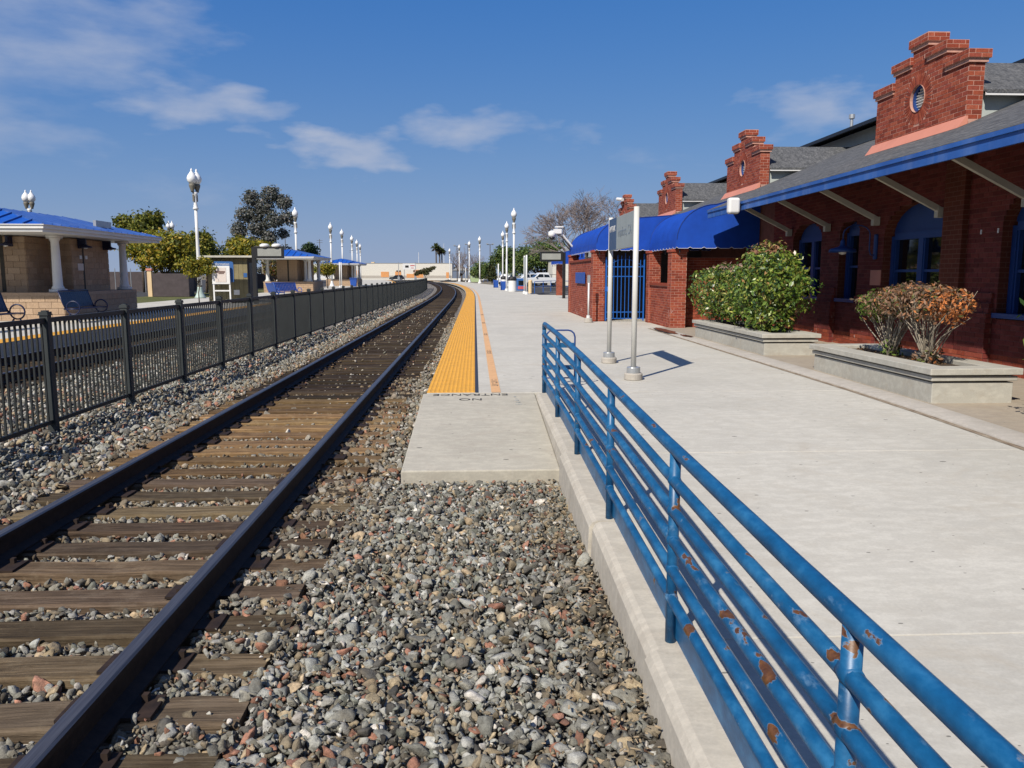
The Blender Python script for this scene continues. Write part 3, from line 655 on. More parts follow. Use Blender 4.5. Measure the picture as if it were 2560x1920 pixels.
# ------------------------------------------------------------------ black picket fence
fe = thing('picket_fence', 'long black steel picket fence standing in the ballast between the tracks', 'fence', (FX, 9, BED)); FO = (FX, 9, BED)
FYS = [9.385+2.09*k for k in range(-5, 50)]
POST = MB().box(-.045, .045, -.045, .045, -.05, 1.385).box(-.056, .056, -.056, .056, 1.385, 1.40).box(-.05, .05, -.05, .05, 1.40, 1.425).box(-.03, .03, -.03, .03, 1.425, 1.44).mesh('post', 'fence_post')
for y in FYS:
    o = link('post', POST, fe, (off(y), y-9, .02)); o.rotation_euler.z = heading(y)
PICK = MB().box(-.010, .010, -.010, .010, 0, 1.19).mesh('picket', 'fence_black'); far = MB(); npk = 0
for a, b_ in zip(FYS[:-1], FYS[1:]):
    xa, xb = FX+off(a), FX+off(b_)
    for zz, hh, nm in ((.955, .055, 'top_rail'), (-.215, .045, 'bottom_rail')):
        MB().beam((xa, a+.045, zz), (xb, b_-.045, zz), .042, hh).build(nm, 'fence_black', fe, FO)
    for k in range(1, 20):
        y = a+(b_-a)*k/20
        if y > 7.3 and npk < 300: link('picket', PICK, fe, (off(y), y-9, -.215-BED)); npk += 1
        elif y > 0: x = FX+off(y); far.box(x-.010, x+.010, y-.010, y+.010, -.215, .95)
o = far.build('far_pickets', 'fence_black', fe, FO); o['kind'] = 'stuff'

# ------------------------------------------------------------------ far platform (left)
lp = strip('far_platform', -17.6, -10.25, [y for y in YS if y > 2 and y < 240], 0, 'platform_concrete')
m = MB(); ys = [y for y in YS if 2 < y < 240]
for y in ys: m.v += [(-10.251+off(y), y, -.6), (-10.251+off(y), y, .0)]
m.f = [(2*i, 2*i+2, 2*i+3, 2*i+1) for i in range(len(ys)-1)]; m.m = [0]*len(m.f); m.build('edge_face', 'kerb_concrete', lp)
o = strip('tactile_strip', -10.86, -10.246, ys, .008, 'yellow_tactile', kind=None); o.parent = lp

# ------------------------------------------------------------------ brickwork
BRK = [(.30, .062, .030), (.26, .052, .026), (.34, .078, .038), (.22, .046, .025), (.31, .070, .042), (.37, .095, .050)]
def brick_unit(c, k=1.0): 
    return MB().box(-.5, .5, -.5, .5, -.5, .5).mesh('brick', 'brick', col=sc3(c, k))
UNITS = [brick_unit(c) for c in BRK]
BRK_D = [(.165, .030, .023), (.14, .026, .021), (.19, .038, .029), (.125, .023, .019), (.175, .034, .030), (.20, .045, .036)]  # maroon paint, deepened to put the shade under the eave into it
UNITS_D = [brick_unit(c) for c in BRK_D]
def courses(ivals, z0, z1, ch=.075, bl=.213, gap=.009, shift=0.0):
    """yield (u0,u1,za,zb) bricks of a running bond clipped to the intervals of each course"""
    n = int(round((z1-z0)/ch))
    for k in range(n):
        za, zb = z0+k*ch, z0+(k+1)*ch
        for (a, b_) in ivals((za+zb)/2):
            s = shift+(bl/2 if k % 2 else 0); i = math.floor((a-s)/bl)
            while s+i*bl < b_:
                u0, u1 = max(a, s+i*bl), min(b_, s+(i+1)*bl)
                if u1-u0 > .03: yield (u0+gap/2, u1-gap/2, za+gap/2, zb-gap/2)
                i += 1
class Bricks:
    """bricks of one thing: the nearest become objects, the others one joined part"""
    def __init__(s, org): s.l = []; s.org = Vector(org)
    def wall(s, o, u, n, gen, depth=.02, dark=False, proud=.004):
        o, u, n = Vector(o), Vector(u), Vector(n)
        for (u0, u1, za, zb) in gen:
            c = o+u*((u0+u1)/2)+Vector((0, 0, (za+zb)/2))+n*(proud*random.uniform(.3, 1)-depth/2); s.l.append((c, u1-u0, zb-za, depth, math.atan2(u.y, u.x), dark, 0))
    def finish(s, parent, nobj, name='brick', keyf=None):
        cp = Vector((0, 0, 1.47)); s.l.sort(key=keyf or (lambda b: (b[0]-cp).length))
        far = MB(); cols = []
        for i, (c, L, h, d, a, dk, tilt) in enumerate(s.l):
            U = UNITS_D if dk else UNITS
            if i < nobj:
                o = link(name, random.choice(U), parent, c-s.org); o.scale = (L, d, h); o.rotation_euler = (0, tilt, a)
            else:
                ca, sa = math.cos(a), math.sin(a); col = random.choice(BRK_D if dk else BRK)
                k = len(far.v); vs = []
                for dz in (-.5, .5):
                    for (p, q) in ((-.5, -.5), (.5, -.5), (.5, .5), (-.5, .5)):
                        px, py = p*L, q*d; vs.append((c.x+px*ca-py*sa, c.y+px*sa+py*ca, c.z+dz*h))
                far.add(vs, [(0, 3, 2, 1), (4, 5, 6, 7), (0, 1, 5, 4), (1, 2, 6, 5), (2, 3, 7, 6), (3, 0, 4, 7)]); cols += [col]*8
        if far.v:
            me = far.mesh('brickwork', 'brick', s.org); a = me.color_attributes.new('col', 'FLOAT_COLOR', 'POINT')
            a.data.foreach_set('color', np.concatenate([np.array(cols), np.ones((len(cols), 1))], 1).astype(np.float32).ravel())
            o = link('brickwork', me, parent); o['kind'] = 'stuff'

# ------------------------------------------------------------------ depot
WX = 7.7; DO = (WX, 14, 0)
depot = thing('brick_depot', 'long red brick depot with blue eaves, stepped gables and arched blue windows', 'building', DO)
WINS = [(18.50, .80, .93, 2.30, .36), (16.37, .43, .93, 2.34, .24), (13.95, 1.0, .90, 2.18, .56), (10.55, .98, .86, 2.18, .56)]   # centre, half width, sill, spring, rise
def half_at(w, z):
    yc, hw, s, sp, r = w
    if z < s or z > sp+r: return 0
    return hw if z <= sp else hw*math.sqrt(max(0, 1-((z-sp)/r)**2))
def wall_iv(y0, y1, pad=0):
    def f(z):
        iv = [(y0, y1)]
        for w in WINS:
            h = half_at(w, z)
            if h <= 0: continue
            a, b_ = w[0]-h, w[0]+h; nv = []
            for (p, q) in iv:
                if b_ <= p or a >= q: nv.append((p, q)); continue
                if p < a: nv.append((p, a))
                if q > b_: nv.append((b_, q))
            iv = nv
        return iv
    return f
ch = .075; ZT = 3.75
m = MB()
for k in range(int(ZT/ch)):
    za = k*ch
    for a, b_ in wall_iv(1.5, 47)(za+ch/2): m.quad((WX+.001, b_, za), (WX+.001, a, za), (WX+.001, a, za+ch), (WX+.001, b_, za+ch))
wall = m.build('wall', 'mortar_wall', depot, DO)
for w in WINS:      # brick reveals
    yc, hw, s, sp, r = w; pts = [(yc-hw, s), (yc-hw, sp)]+[(yc-hw*math.cos(t), sp+r*math.sin(t)) for t in [math.pi*i/14 for i in range(1, 14)]]+[(yc+hw, sp), (yc+hw, s)]
    m = MB()
    for (y1, z1), (y2, z2) in zip(pts[:-1], pts[1:]): m.quad((WX+.005, y1, z1), (WX+.26, y1, z1), (WX+.26, y2, z2), (WX+.005, y2, z2))
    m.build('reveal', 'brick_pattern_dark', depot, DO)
    wd = MB().quad((WX+.235, yc-hw+.04, s), (WX+.235, yc+hw-.04, s), (WX+.235, yc+hw-.04, sp+.02), (WX+.235, yc-hw+.04, sp+.02)).build('window', 'window_glass', depot, DO)
    m = MB(); x0, x1 = WX+.15, WX+.24     # frame: stiles, mullion, meeting rail, tympanum, sill
    for y in (yc-hw, yc+hw-.10): m.box(x0, x1, y, y+.10, s+.05, sp)
    m.box(x0+.002, x1, yc-hw+.1, yc+hw-.1, sp-.07, sp+.06)
    if hw > .6: m.box(x0+.004, x1, yc-.075, yc+.075, s+.05, sp-.07)
    m.build('frame', 'blue_trim', wd, DO)
    zm = s+(sp-s)*.5
    for (a, b_) in (((yc-hw+.1, yc-.075), (yc+.075, yc+hw-.1)) if hw > .6 else ((yc-hw+.1, yc+hw-.1),)):
        MB().box(x0+.03, x1-.005, a, b_, zm-.02, zm+.025).build('meeting_rail', 'blue_trim', wd, DO)
        MB().box(x0+.02, x1-.003, a, a+.035, s+.05, sp-.07).build('sash_stile', 'blue_trim', wd, DO); MB().box(x0+.02, x1-.003, b_-.035, b_, s+.05, sp-.07).build('sash_stile', 'blue_trim', wd, DO)
    arc = [(yc-hw+.0, sp+.06)]+[(yc-hw*math.cos(t), sp+max(.06, r*math.sin(t))) for t in [math.pi*i/14 for i in range(1, 14)]]+[(yc+hw, sp+.06)]
    MB().prism(arc, lambda u, v, q: (q, u, v), WX+.19, WX+.23).build('tympanum', 'blue_trim', wd, DO)
    MB().box(WX-.05, WX+.25, yc-hw-.03, yc+hw+.03, s-.02, s+.05).build('sill', 'blue_trim', wd, DO)
bw = Bricks(DO)
bw.wall((WX, 0, 0), (0, 1, 0), (-1, 0, 0), courses(wall_iv(6.4, 20.6), 0, .30), .03); bw.wall((WX, 0, 0), (0, 1, 0), (-1, 0, 0), courses(wall_iv(6.4, 20.6), .30, ZT), .03, True)  # lowest courses lighter, the rest darker: eave shadow edge painted in brick colour
# piers that thicken below the sills, stepped back at their tops
PIERS = [(6.4, 9.5), (11.6, 12.35), (12.36, 12.88), (15.02, 15.88), (16.86, 17.62), (19.38, 20.5)]
m = MB()
for a, b_ in PIERS:
    m.box(WX-.109, WX+.004, a+.006, b_-.006, 0, .90).box(WX-.074, WX+.004, a+.006, b_-.006, .90, 1.05).box(WX-.039, WX+.004, a+.006, b_-.006, 1.05, 1.2)
pw = m.build('pier_cores', 'mortar_wall', depot, DO); pw['kind'] = 'stuff'
for a, b_ in PIERS:
    for x, z0, z1 in ((WX-.11, 0, .30), (WX-.11, .30, .90), (WX-.075, .90, 1.05), (WX-.04, 1.05, 1.20)):
        bw.wall((x, 0, 0), (0, 1, 0), (-1, 0, 0), courses(lambda z, a=a, b_=b_: [(a, b_)], z0, z1), .03, z0 > 0)  # same painted shadow edge on the piers: lighter foot, darker above
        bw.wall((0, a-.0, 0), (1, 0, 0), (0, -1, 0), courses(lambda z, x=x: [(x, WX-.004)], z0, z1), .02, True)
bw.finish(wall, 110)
# pilaster that carries the eave near the wide window
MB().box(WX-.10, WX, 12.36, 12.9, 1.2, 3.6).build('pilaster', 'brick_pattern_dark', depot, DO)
# sunlit strip along the wall foot is painted in the brick colours above
EX, EZ, SLOPE = 6.10, 3.15, .417
def roofz(x): return EZ+SLOPE*(x-EX)
def slope_slab(name, x0, x1, y0, y1, th, mat, parent, mi=None):
    m = MB(); return m.prism([(x0, roofz(x0)), (x1, roofz(x1)), (x1, roofz(x1)-th), (x0, roofz(x0)-th)], lambda u, v, q: (u, q, v), y0, y1).build(name, mat, parent, DO)
rf = slope_slab('roof', EX-.05, 10.75, 1.5, 21.0, .05, 'shingle', depot)
slope_slab('roof', 6.75, 10.75, 21.0, 47, .05, 'shingle', depot)
slope_slab('soffit', EX+.03, WX, 1.55, 20.95, .03, 'soffit', depot).location = (0, 0, -.056)
# fascia with a thin crown board
MB().box(EX-.03, EX+.005, 1.5, 21.0, EZ-.22, EZ-.06).build('fascia', 'blue_fascia', depot, DO)
MB().box(EX-.055, EX-.032, 1.5, 21.0, EZ-.085, EZ-.028).build('crown_board', 'blue_fascia', depot, DO)
MB().prism([(EX+.006, EZ-.2), (EX+.006, EZ-.075), (WX, roofz(WX)-.075), (WX, roofz(WX)-.26)], lambda u, v, q: (u, q, v), 20.955, 20.995).build('end_board', 'blue_fascia', depot, DO)
# dark brackets under the eave wall top: corbel table
m = MB(); y = 6.5
for y in (19.4, 17.28, 15.16, 13.04, 10.92, 8.8, 6.7):
    MB().beam((WX-.03, y, 2.50), (6.42, y, 3.12), .07, .09).box(WX-.14, WX-.02, y-.055, y+.055, 2.40, 2.56).build('brace', 'cream_wood', depot, DO)
# gables
GO = (WX-.1, 13.9, 3.8)
def gable_iv(z):
    if z < 4.75: iv = [(12.48, 15.32)]
    elif z < 5.06: iv = [(13.10, 14.70)]
    else: iv = [(13.66, 14.14)]
    d = .43**2-(z-4.46)**2
    if d > 0:
        h = math.sqrt(d); iv = [(iv[0][0], 13.9-h), (13.9+h, iv[0][1])]
    return iv
GX0, GX1 = WX-.10, WX+.15
def gable_body():
    m = MB(); cyc, czc, R = 13.9, 4.46, .225; N = 24
    out = [(12.485, 3.72), (15.315, 3.72), (15.315, 4.75), (14.695, 4.75), (14.695, 5.06), (14.135, 5.06), (14.135, 5.42), (13.665, 5.42), (13.665, 5.06), (13.105, 5.06), (13.105, 4.75), (12.485, 4.75)]
    # front face as a fan of quads between circle and outline
    def hit(t):
        dx, dz = math.cos(t), math.sin(t); best = 9
        for (a, b_), (c, d) in zip(out, out[1:]+out[:1]):
            ex, ez = c-a, d-b_; den = dx*ez-dz*ex
            if abs(den) < 1e-9: continue
            s = ((a-cyc)*ez-(b_-czc)*ex)/den; q = ((a-cyc)*dz-(b_-czc)*dx)/den
            if s > 0 and -1e-6 <= q <= 1+1e-6: best = min(best, s)
        return (cyc+dx*best, czc+dz*best)
    ts = sorted(set([2*math.pi*i/N for i in range(N)]+[math.atan2(z-czc, y-cyc) % (2*math.pi) for y, z in out]))
    for x in (GX0+.0005, GX1):
        for t1, t2 in zip(ts, ts[1:]+[ts[0]+2*math.pi]):
            e = 1e-5; o1, o2 = hit(t1+e), hit(t2-e); i1 = (cyc+R*math.cos(t1), czc+R*math.sin(t1)); i2 = (cyc+R*math.cos(t2), czc+R*math.sin(t2))
            m.quad((x, *i1), (x, *o1), (x, *o2), (x, *i2))
    for (a, b_), (c, d) in zip(out, out[1:]+out[:1]): m.quad((GX0+.0005, a, b_), (GX1, a, b_), (GX1, c, d), (GX0+.0005, c, d))
    for t1, t2 in zip(ts, ts[1:]+[ts[0]+2*math.pi]):
        p, q = (cyc+R*math.cos(t1), czc+R*math.sin(t1)), (cyc+R*math.cos(t2), czc+R*math.sin(t2)); m.quad((GX0-.02, *p), (GX1, *p), (GX1, *q), (GX0-.02, *q))
    return m
g1 = gable_body().build('gable', 'mortar', depot, DO)
CAPS = ((12.42, 13.12, 4.70, 4.89), (14.68, 15.38, 4.70, 4.89), (13.04, 13.68, 5.00, 5.19), (14.12, 14.76, 5.00, 5.19), (13.60, 14.20, 5.27, 5.47))
def cap_bricks(gb):
    for (a, b_, z0, z1) in CAPS:
        gb.wall((GX0-.06, 0, 0), (0, 1, 0), (-1, 0, 0), courses(lambda z: [(a, b_)], z0+.06, z1, .0645, .205, .010, a), .012)
        gb.wall((0, a, 0), (1, 0, 0), (0, -1, 0), courses(lambda z: [(GX0-.06, GX1+.06)], z0+.06, z1, .0645, .205, .010, GX0-.06), .012)
def gable_parts(g, individual):
    gb = Bricks(DO); ch = .0715
    gb.wall((GX0, 0, 0), (0, 1, 0), (-1, 0, 0), courses(gable_iv, 3.86, 5.39, ch, .205, .010), .03)
    for a, s in ((12.485, -1), (15.315, 1)):
        gb.wall((0, a, 0), (1, 0, 0), (0, s, 0), courses(lambda z: [(GX0-.004, GX1)], 3.86, 4.74, ch, .205, .010), .03)
    for a, s, z0, z1 in ((13.105, -1, 4.75, 5.03), (14.695, 1, 4.75, 5.03), (13.665, -1, 5.06, 5.30), (14.135, 1, 5.06, 5.30)):
        gb.wall((0, a, 0), (1, 0, 0), (0, s, 0), courses(lambda z: [(GX0-.004, GX1)], z0, z1, ch, .205, .010), .03)
    # radial bricks round the vent
    n = 46
    for i in range(n):
        t = 2*math.pi*i/n; c = Vector((GX0+.011, 13.9+.328*math.cos(t), 4.46+.328*math.sin(t)))
        o = link('ring_brick', UNITS[i % 6], g, c-Vector(DO)); o.scale = (.195, .034, .036); o.rotation_euler = Matrix(((0, 1, 0), (math.cos(t), 0, -math.sin(t)), (math.sin(t), 0, math.cos(t)))).to_euler()
    cap_bricks(gb); gb.finish(g, 190 if individual else 0)
    # stepped caps with a dentil course under each
    capcol = sc3(BRK[4], 1.12)
    for (a, b_, z0, z1) in CAPS:
        MB().box(GX0-.06, GX1+.06, a, b_, z0+.06, z1).box(GX0-.03, GX1+.03, a+.03, b_-.03, z0, z0+.06).build('cap', 'mortar', g, DO)
    MB().prism([(GX0-.16, roofz(GX0-.16)+.005), (GX0+.0, roofz(GX0)+.005), (GX0+.0, 3.90), (GX0-.025, 3.90)], lambda u, v, q: (u, q, v), 12.42, 15.38).build('flashing', 'salmon_flashing', g, DO)
    # louvred vent
    v = MB().lathe([(.222, -.02), (.222, .03), (.185, .03), (.185, -.02), (.222, -.02)], (0, 0, 0), 28, caps=False); v.v = [(GX0+.05+z, 13.9+x, 4.46+y) for x, y, z in v.v]
    v.build('vent_ring', 'blue_trim', g, DO)
    m = MB(); m.v = []
    for k in range(28): m.v.append((GX0+.115, 13.9+.2*math.cos(2*math.pi*k/28), 4.46+.2*math.sin(2*math.pi*k/28)))
    m.f = [tuple(range(28))]; m.m = [0]; m.build('vent_back', 'black_metal', g, DO)
    for k in range(8):
        z = 4.46-.175+k*.048; h = math.sqrt(max(.001, .195**2-(z-4.46)**2))
        MB().beam((GX0+.085, 13.9-h, z), (GX0+.085, 13.9+h, z), .04, .010, (.5, 0, .85)).build('louvre', 'white_paint', g, DO)
gable_parts(g1, True)
def dormer(parent, yc):
    R_, E_ = 5.06, 4.29; hw = 1.50; x0, x1 = GX1+.002, 10.9
    k = (R_-E_)/hw
    m = MB()
    for s in (-1, 1):
        m.prism([(0, R_), (s*hw, E_), (s*hw, E_-.05), (0, R_-.05)], lambda u, v, q: (q, yc+u, v), x0, x1)
    m.build('dormer_roof', 'shingle', parent, DO)
    for s in (-1, 1):
        MB().box(x0, 9.0, yc+s*(hw-.02)-.012, yc+s*(hw-.02)+.012, E_-.085, E_-.03).build('dormer_trim', 'white_paint', parent, DO)
        MB().prism([(x0, roofz(x0)-.06), (9.0, roofz(9.0)-.06), (9.0, E_-.02), (x0, E_-.02)], lambda u, v, q: (u, q, v), yc+s*(hw-.2)-.02, yc+s*(hw-.2)+.02).build('dormer_cheek', 'teal_panel', parent, DO)
dormer(depot, 13.9)
for i in (1, 2, 3):
    dy = 9.05*i; gx = gable_body().build('gable', 'mortar', depot, DO) if False else None
    c = g1.copy(); C.objects.link(c); c.parent = depot; c.location = (0, dy, 0)
    for ch_ in [k for k in g1.children if k.name.split('.')[0] in ('cap', 'flashing', 'vent_ring', 'vent_back', 'louvre', 'ring_brick')]:
        q = ch_.copy(); C.objects.link(q); q.parent = c
    if i == 1: G2 = c
    gb = Bricks(DO); gb.wall((GX0, 0, 0), (0, 1, 0), (-1, 0, 0), courses(gable_iv, 3.86, 5.39, .0715, .205, .010), .03)
    gb.wall((0, 12.485, 0), (1, 0, 0), (0, -1, 0), courses(lambda z: [(GX0-.004, GX1)], 3.86, 4.74, .0715, .205, .010), .03)
    cap_bricks(gb); gb.finish(c, 0); dormer(depot, 13.9+dy)
# clerestory and upper roof
MB().box(10.80, 10.86, 1.5, 47, 4.6, 5.45).build('clerestory_wall', 'teal_panel', depot, DO)
for y in (3.5, 6, 8.5, 11, 17, 19.5, 26.5, 28.5): MB().box(10.77, 10.805, y-.5, y+.5, 5.14, 5.40).build('clerestory_window', 'window_glass', depot, DO)
for y in (5, 9.8, 18.2, 27.5): MB().beam((10.81, y, 5.06), (10.42, y, 5.42), .07, .09).build('clerestory_brace', 'blue_trim', depot, DO)
MB().prism([(10.3, 5.42), (10.3, 5.48), (13.9, 6.5), (17.4, 5.48), (17.4, 5.42), (13.9, 6.4)], lambda u, v, q: (u, q, v), 1.5, 47).build('upper_roof', 'shingle', depot, DO)
MB().box(10.25, 10.295, 1.5, 47, 5.38, 5.47).build('upper_fascia', 'black_metal', depot, DO)
MB().box(16.9, 17.0, 1.6, 46.9, 0, 5.43).box(WX+.02, 16.9, 1.6, 1.7, 0, 4.4).box(WX+.02, 16.9, 46.8, 46.9, 0, 4.4).build('back_wall', 'brick_pattern', depot, DO)
MB().box(10.755, 10.79, 1.5, 47, 5.03, 5.10).build('ridge_flashing', 'stucco_white', depot, DO)
MB().tube([(11.3, 24.3, 5.6), (11.3, 24.3, 6.15)], .045, 10).tube([(11.3, 24.3, 6.10), (11.3, 24.3, 6.22)], .085, 10).build('vent_pipe', 'galvanised', depot, DO)
# small things fixed to the wall
MB().box(WX-.012, WX-.002, 14.98, 15.38, 1.27, 1.56).build('orange_patch', 'salmon_flashing', depot, DO)
for y, z in ((12.02, 2.12), (11.62, 2.12)): MB().box(WX-.012, WX-.002, y-.014, y+.014, z-.04, z+.03).build('wall_clip', 'white_paint', depot, DO)
# wall lamp
wl = thing('wall_lamp', 'blue gooseneck lamp with a wide shade on the depot wall', 'lamp', (WX-.02, 15.2, 2.0))
MB().box(-.035, .02, -.05, .05, -.24, .24).build('back_plate', 'blue_trim', wl, bevel=.02)
MB().tube([(-.03, 0, -.16), (-.10, 0, -.15), (-.13, 0, -.05), (-.13, 0, .20)]+[(-.13-.26+.26*math.cos(t), 0, .24+.17*math.sin(t)) for t in [math.pi*i/8 for i in range(9)]]+[(-.65, 0, .12)], .012, 8).build('gooseneck', 'blue_trim', wl, smooth=True)
MB().lathe([(.022, .14), (.045, .10), (.05, .03), (.09, .0), (.22, -.035), (.245, -.06), (.25, -.105), (.24, -.105), (.235, -.06), (.06, -.02)], (-.65, 0, 0), 24).build('shade', 'blue_trim', wl, smooth=True)
MB().lathe([(.01, -.15), (.06, -.135), (.075, -.10), (.06, -.05), (.02, -.03)], (-.65, 0, 0), 16).build('bulb', 'lamp_globe', wl, smooth=True)
# floodlight on the fascia
fl = thing('floodlight', 'white rounded floodlight fixed to the end of the blue fascia', 'floodlight', (EX-.06, 18.45, EZ-.12))
m = MB().box(-.30, -.03, -.26, -.06, -.19, .17); o = m.build('housing', 'white_paint', fl, bevel=.06); o.modifiers['bevel'].segments = 5
MB().box(-.12, .03, -.07, .03, -.05, .05).build('bracket', 'galvanised', fl)

# ------------------------------------------------------------------ planters and shrubs
def planter(y0, y1, x0, x1, label):
    z = zp((y0+y1)/2)+.028; o = ((x0+x1)/2, (y0+y1)/2, z-.03); t = thing('planter', label, 'planter', o); h = .39
    def ring(a, zz0, zz1, nm, inner=None):
        m = MB(); i = .22 if inner is None else inner
        xo0, xo1, yo0, yo1 = x0-a, x1+a, y0-a, y1+a; xi0, xi1, yi0, yi1 = x0+i, x1-i, y0+i, y1-i
        O = [(xo0, yo0), (xo1, yo0), (xo1, yo1), (xo0, yo1)]; I = [(xi0, yi0), (xi1, yi0), (xi1, yi1), (xi0, yi1)]
        m.v = [(x, y, z+zz0) for x, y in O]+[(x, y, z+zz1) for x, y in O]+[(x, y, z+zz0) for x, y in I]+[(x, y, z+zz1) for x, y in I]
        for k in range(4):
            l = (k+1) % 4; m.f += [(k, l, 4+l, 4+k), (8+l, 8+k, 12+k, 12+l), (4+k, 4+l, 12+l, 12+k), (l, k, 8+k, 8+l)]
        m.m = [0]*len(m.f); return m.build(nm, 'planter_concrete', t, o, bevel=.008)
    ring(0, -.03, h-.165, 'base'); ring(.028, h-.147, h-.092, 'moulding'); ring(.065, h-.075, h, 'rim')
    MB().box(x0+.2, x1-.2, y0+.2, y1-.2, z, z+h-.05).build('soil', 'soil', t, o)
    m = MB()
    for _ in range(140):
        a, b_ = random.uniform(x0+.25, x1-.25), random.uniform(y0+.25, y1-.25); r = random.uniform(.015, .04); t_ = random.uniform(0, 6.3)
        m.add([(a+r*math.cos(t_), b_+r*math.sin(t_), z+h-.045), (a-r*.4*math.sin(t_), b_+r*.4*math.cos(t_), z+h-.035), (a-r*math.cos(t_), b_-r*math.sin(t_), z+h-.04), (a+r*.4*math.sin(t_), b_-r*.4*math.cos(t_), z+h-.03)], [(0, 1, 2, 3)])
    q = m.build('dry_litter', 'leaf_dry', t, o, col=(.20, .12, .06)); q['kind'] = 'stuff'
    return t
planter(14.15, 18.7, 5.20, 6.15, 'long concrete planter with a moulded rim holding the glossy green shrubs')
planter(8.8, 12.0, 5.20, 6.15, 'long concrete planter with a moulded rim holding two half-dead shrubs')
def leaf_cloud(blobs, n, size, pal, seed, shell=.55, up=.3, asp=.45, flip=None, fuzz=.07):
    r = np.random.default_rng(seed); B = np.array(blobs, float); vol = np.prod(B[:, 3:6], 1)**.75; k = r.choice(len(B), n, p=vol/vol.sum())
    d = r.normal(size=(n, 3)); d /= np.linalg.norm(d, axis=1)[:, None]; rad = np.maximum(r.uniform(0, 1, n)**(1/3), r.uniform(shell, 1, n)*(r.uniform(size=n) < .8))
    bump = 1+.16*np.sin(d[:, 0]*5+k)*np.cos(d[:, 1]*6+2*k)+.1*np.sin(d[:, 2]*9+k*3)
    P_ = B[k, :3]+d*B[k, 3:6]*(rad*bump)[:, None]+r.normal(size=(n, 3))*B[k, 3:6]*(fuzz*np.minimum(r.exponential(1, n), 1.6))[:, None]
    nrm = d*.7+r.normal(size=(n, 3))*.6+np.array([0, 0, up]); nrm /= np.linalg.norm(nrm, axis=1)[:, None]
    a = np.cross(nrm, r.normal(size=(n, 3))); a /= np.linalg.norm(a, axis=1)[:, None]; b_ = np.cross(nrm, a)
    s = size*r.uniform(.6, 1.35, n)[:, None]
    V = np.stack([P_-a*s, P_+b_*s*asp+nrm*s*.12, P_+a*s, P_-b_*s*asp+nrm*s*.12], 1).reshape(-1, 3); F = np.arange(4*n).reshape(n, 4)
    pal = np.array(pal, float); w = pal[:, 3]/pal[:, 3].sum(); c = pal[r.choice(len(pal), n, p=w), :3]*r.uniform(.7, 1.35, (n, 1))
    if flip is not None: c = flip(P_, c, r)
    return V, F, np.repeat(c, 4, 0)
def twig_net(blobs, base, n, r0, seed, mat_r=.3):
    r = random.Random(seed); m = MB()
    for _ in range(n):
        b_ = r.choice(blobs); e = Vector((b_[0]+r.uniform(-.8, .8)*b_[3], b_[1]+r.uniform(-.8, .8)*b_[4], b_[2]+r.uniform(-.7, .8)*b_[5])); s = Vector(base)+Vector((r.uniform(-.06, .06), r.uniform(-.06, .06), 0))
        md = s.lerp(e, .45)+Vector((r.uniform(-.08, .08), r.uniform(-.08, .08), .12))*mat_r*3
        m.tube([s, s.lerp(md, .5)+Vector((0, 0, .03)), md, e], [r0, r0*.8, r0*.6, r0*.2], 5)
    return m
GLOSS = [(.065, .12, .018, 3), (.115, .175, .025, 3), (.18, .23, .035, 2.5), (.025, .055, .014, 2), (.32, .31, .08, 1.2), (.26, .14, .05, .4)]
def shrub(label, loc, blobs, n, size, pal, mat, seed, nt=12, tw='bark', flip=None, name='shrub', r0=.018, cat='shrub', group=None):
    t = thing(name, label, cat, loc, group=group); 
    o = link('trunk', twig_net(blobs, (0, 0, -.04), nt, r0, seed).mesh('trunk', tw, smooth=True), t)
    V, F, c = leaf_cloud(blobs, n, size, pal, seed, flip=flip); link('crown', npmesh('crown', V, F, mat, c), t); return t
zpl = .375
shrub('big rounded glossy green shrub in the planter with reddish tips on top', (5.72, 15.35, zpl), [(0, 0, .80, .72, .98, .62), (.05, .15, 1.22, .58, .78, .42), (-.1, -.3, .28, .48, .58, .28), (.0, .2, 1.50, .34, .50, .26), (0, .8, .8, .5, .5, .5), (-.05, -.75, .95, .4, .4, .4)], 8200, .046, GLOSS, 'leaf_gloss', 3,
      flip=lambda P_, c, r: np.where(((P_[:, 2] > 1.5) & (r.uniform(size=len(P_)) < .45))[:, None], np.array([.26, .13, .07])*r.uniform(.7, 1.3, (len(P_), 1)), c))
shrub('lower dark glossy green shrub at the pier end of the planter', (5.70, 17.45, zpl), [(0, 0, .70, .62, 1.0, .56), (-.15, 1.2, .78, .52, .9, .50), (0, -.5, .42, .42, .5, .38), (0, .5, 1.12, .40, 1.0, .24), (-.1, .9, .35, .4, .7, .3)], 6600, .046, [(a*.9, b_*.9, c*.9, w) for a, b_, c, w in GLOSS], 'leaf_gloss', 5,
      flip=lambda P_, c, r: np.where(((P_[:, 2] > 1.2) & (r.uniform(size=len(P_)) < .4))[:, None], np.array([.30, .19, .14])*r.uniform(.7, 1.3, (len(P_), 1)), c))
DRY = [(.24, .125, .07, 2), (.17, .105, .07, 3), (.32, .20, .13, 1.5), (.11, .08, .055, 2.5), (.40, .17, .07, .7), (.11, .13, .04, 1.0)]
shrub('half-dead shrub with green leaves left on one side and a bare stem', (5.66, 10.62, zpl), [(0, .0, .72, .42, .55, .19), (-.02, .38, .66, .30, .34, .20), (0, 0, .10, .14, .14, .14), (0, -.25, .84, .32, .45, .13), (.1, -.4, .70, .3, .3, .16)], 2600, .031, DRY, 'leaf_dry', 8, 60, 'pale_bark',
      flip=lambda P_, c, r: np.where(((P_[:, 1] > .12+r.normal(0, .12, len(P_))) & (P_[:, 2] > .3) & (r.uniform(size=len(P_)) < .75))[:, None] | ((P_[:, 2] < .25)[:, None]), np.array([.10, .15, .03])*r.uniform(.6, 1.5, (len(P_), 1)), c), r0=.011)
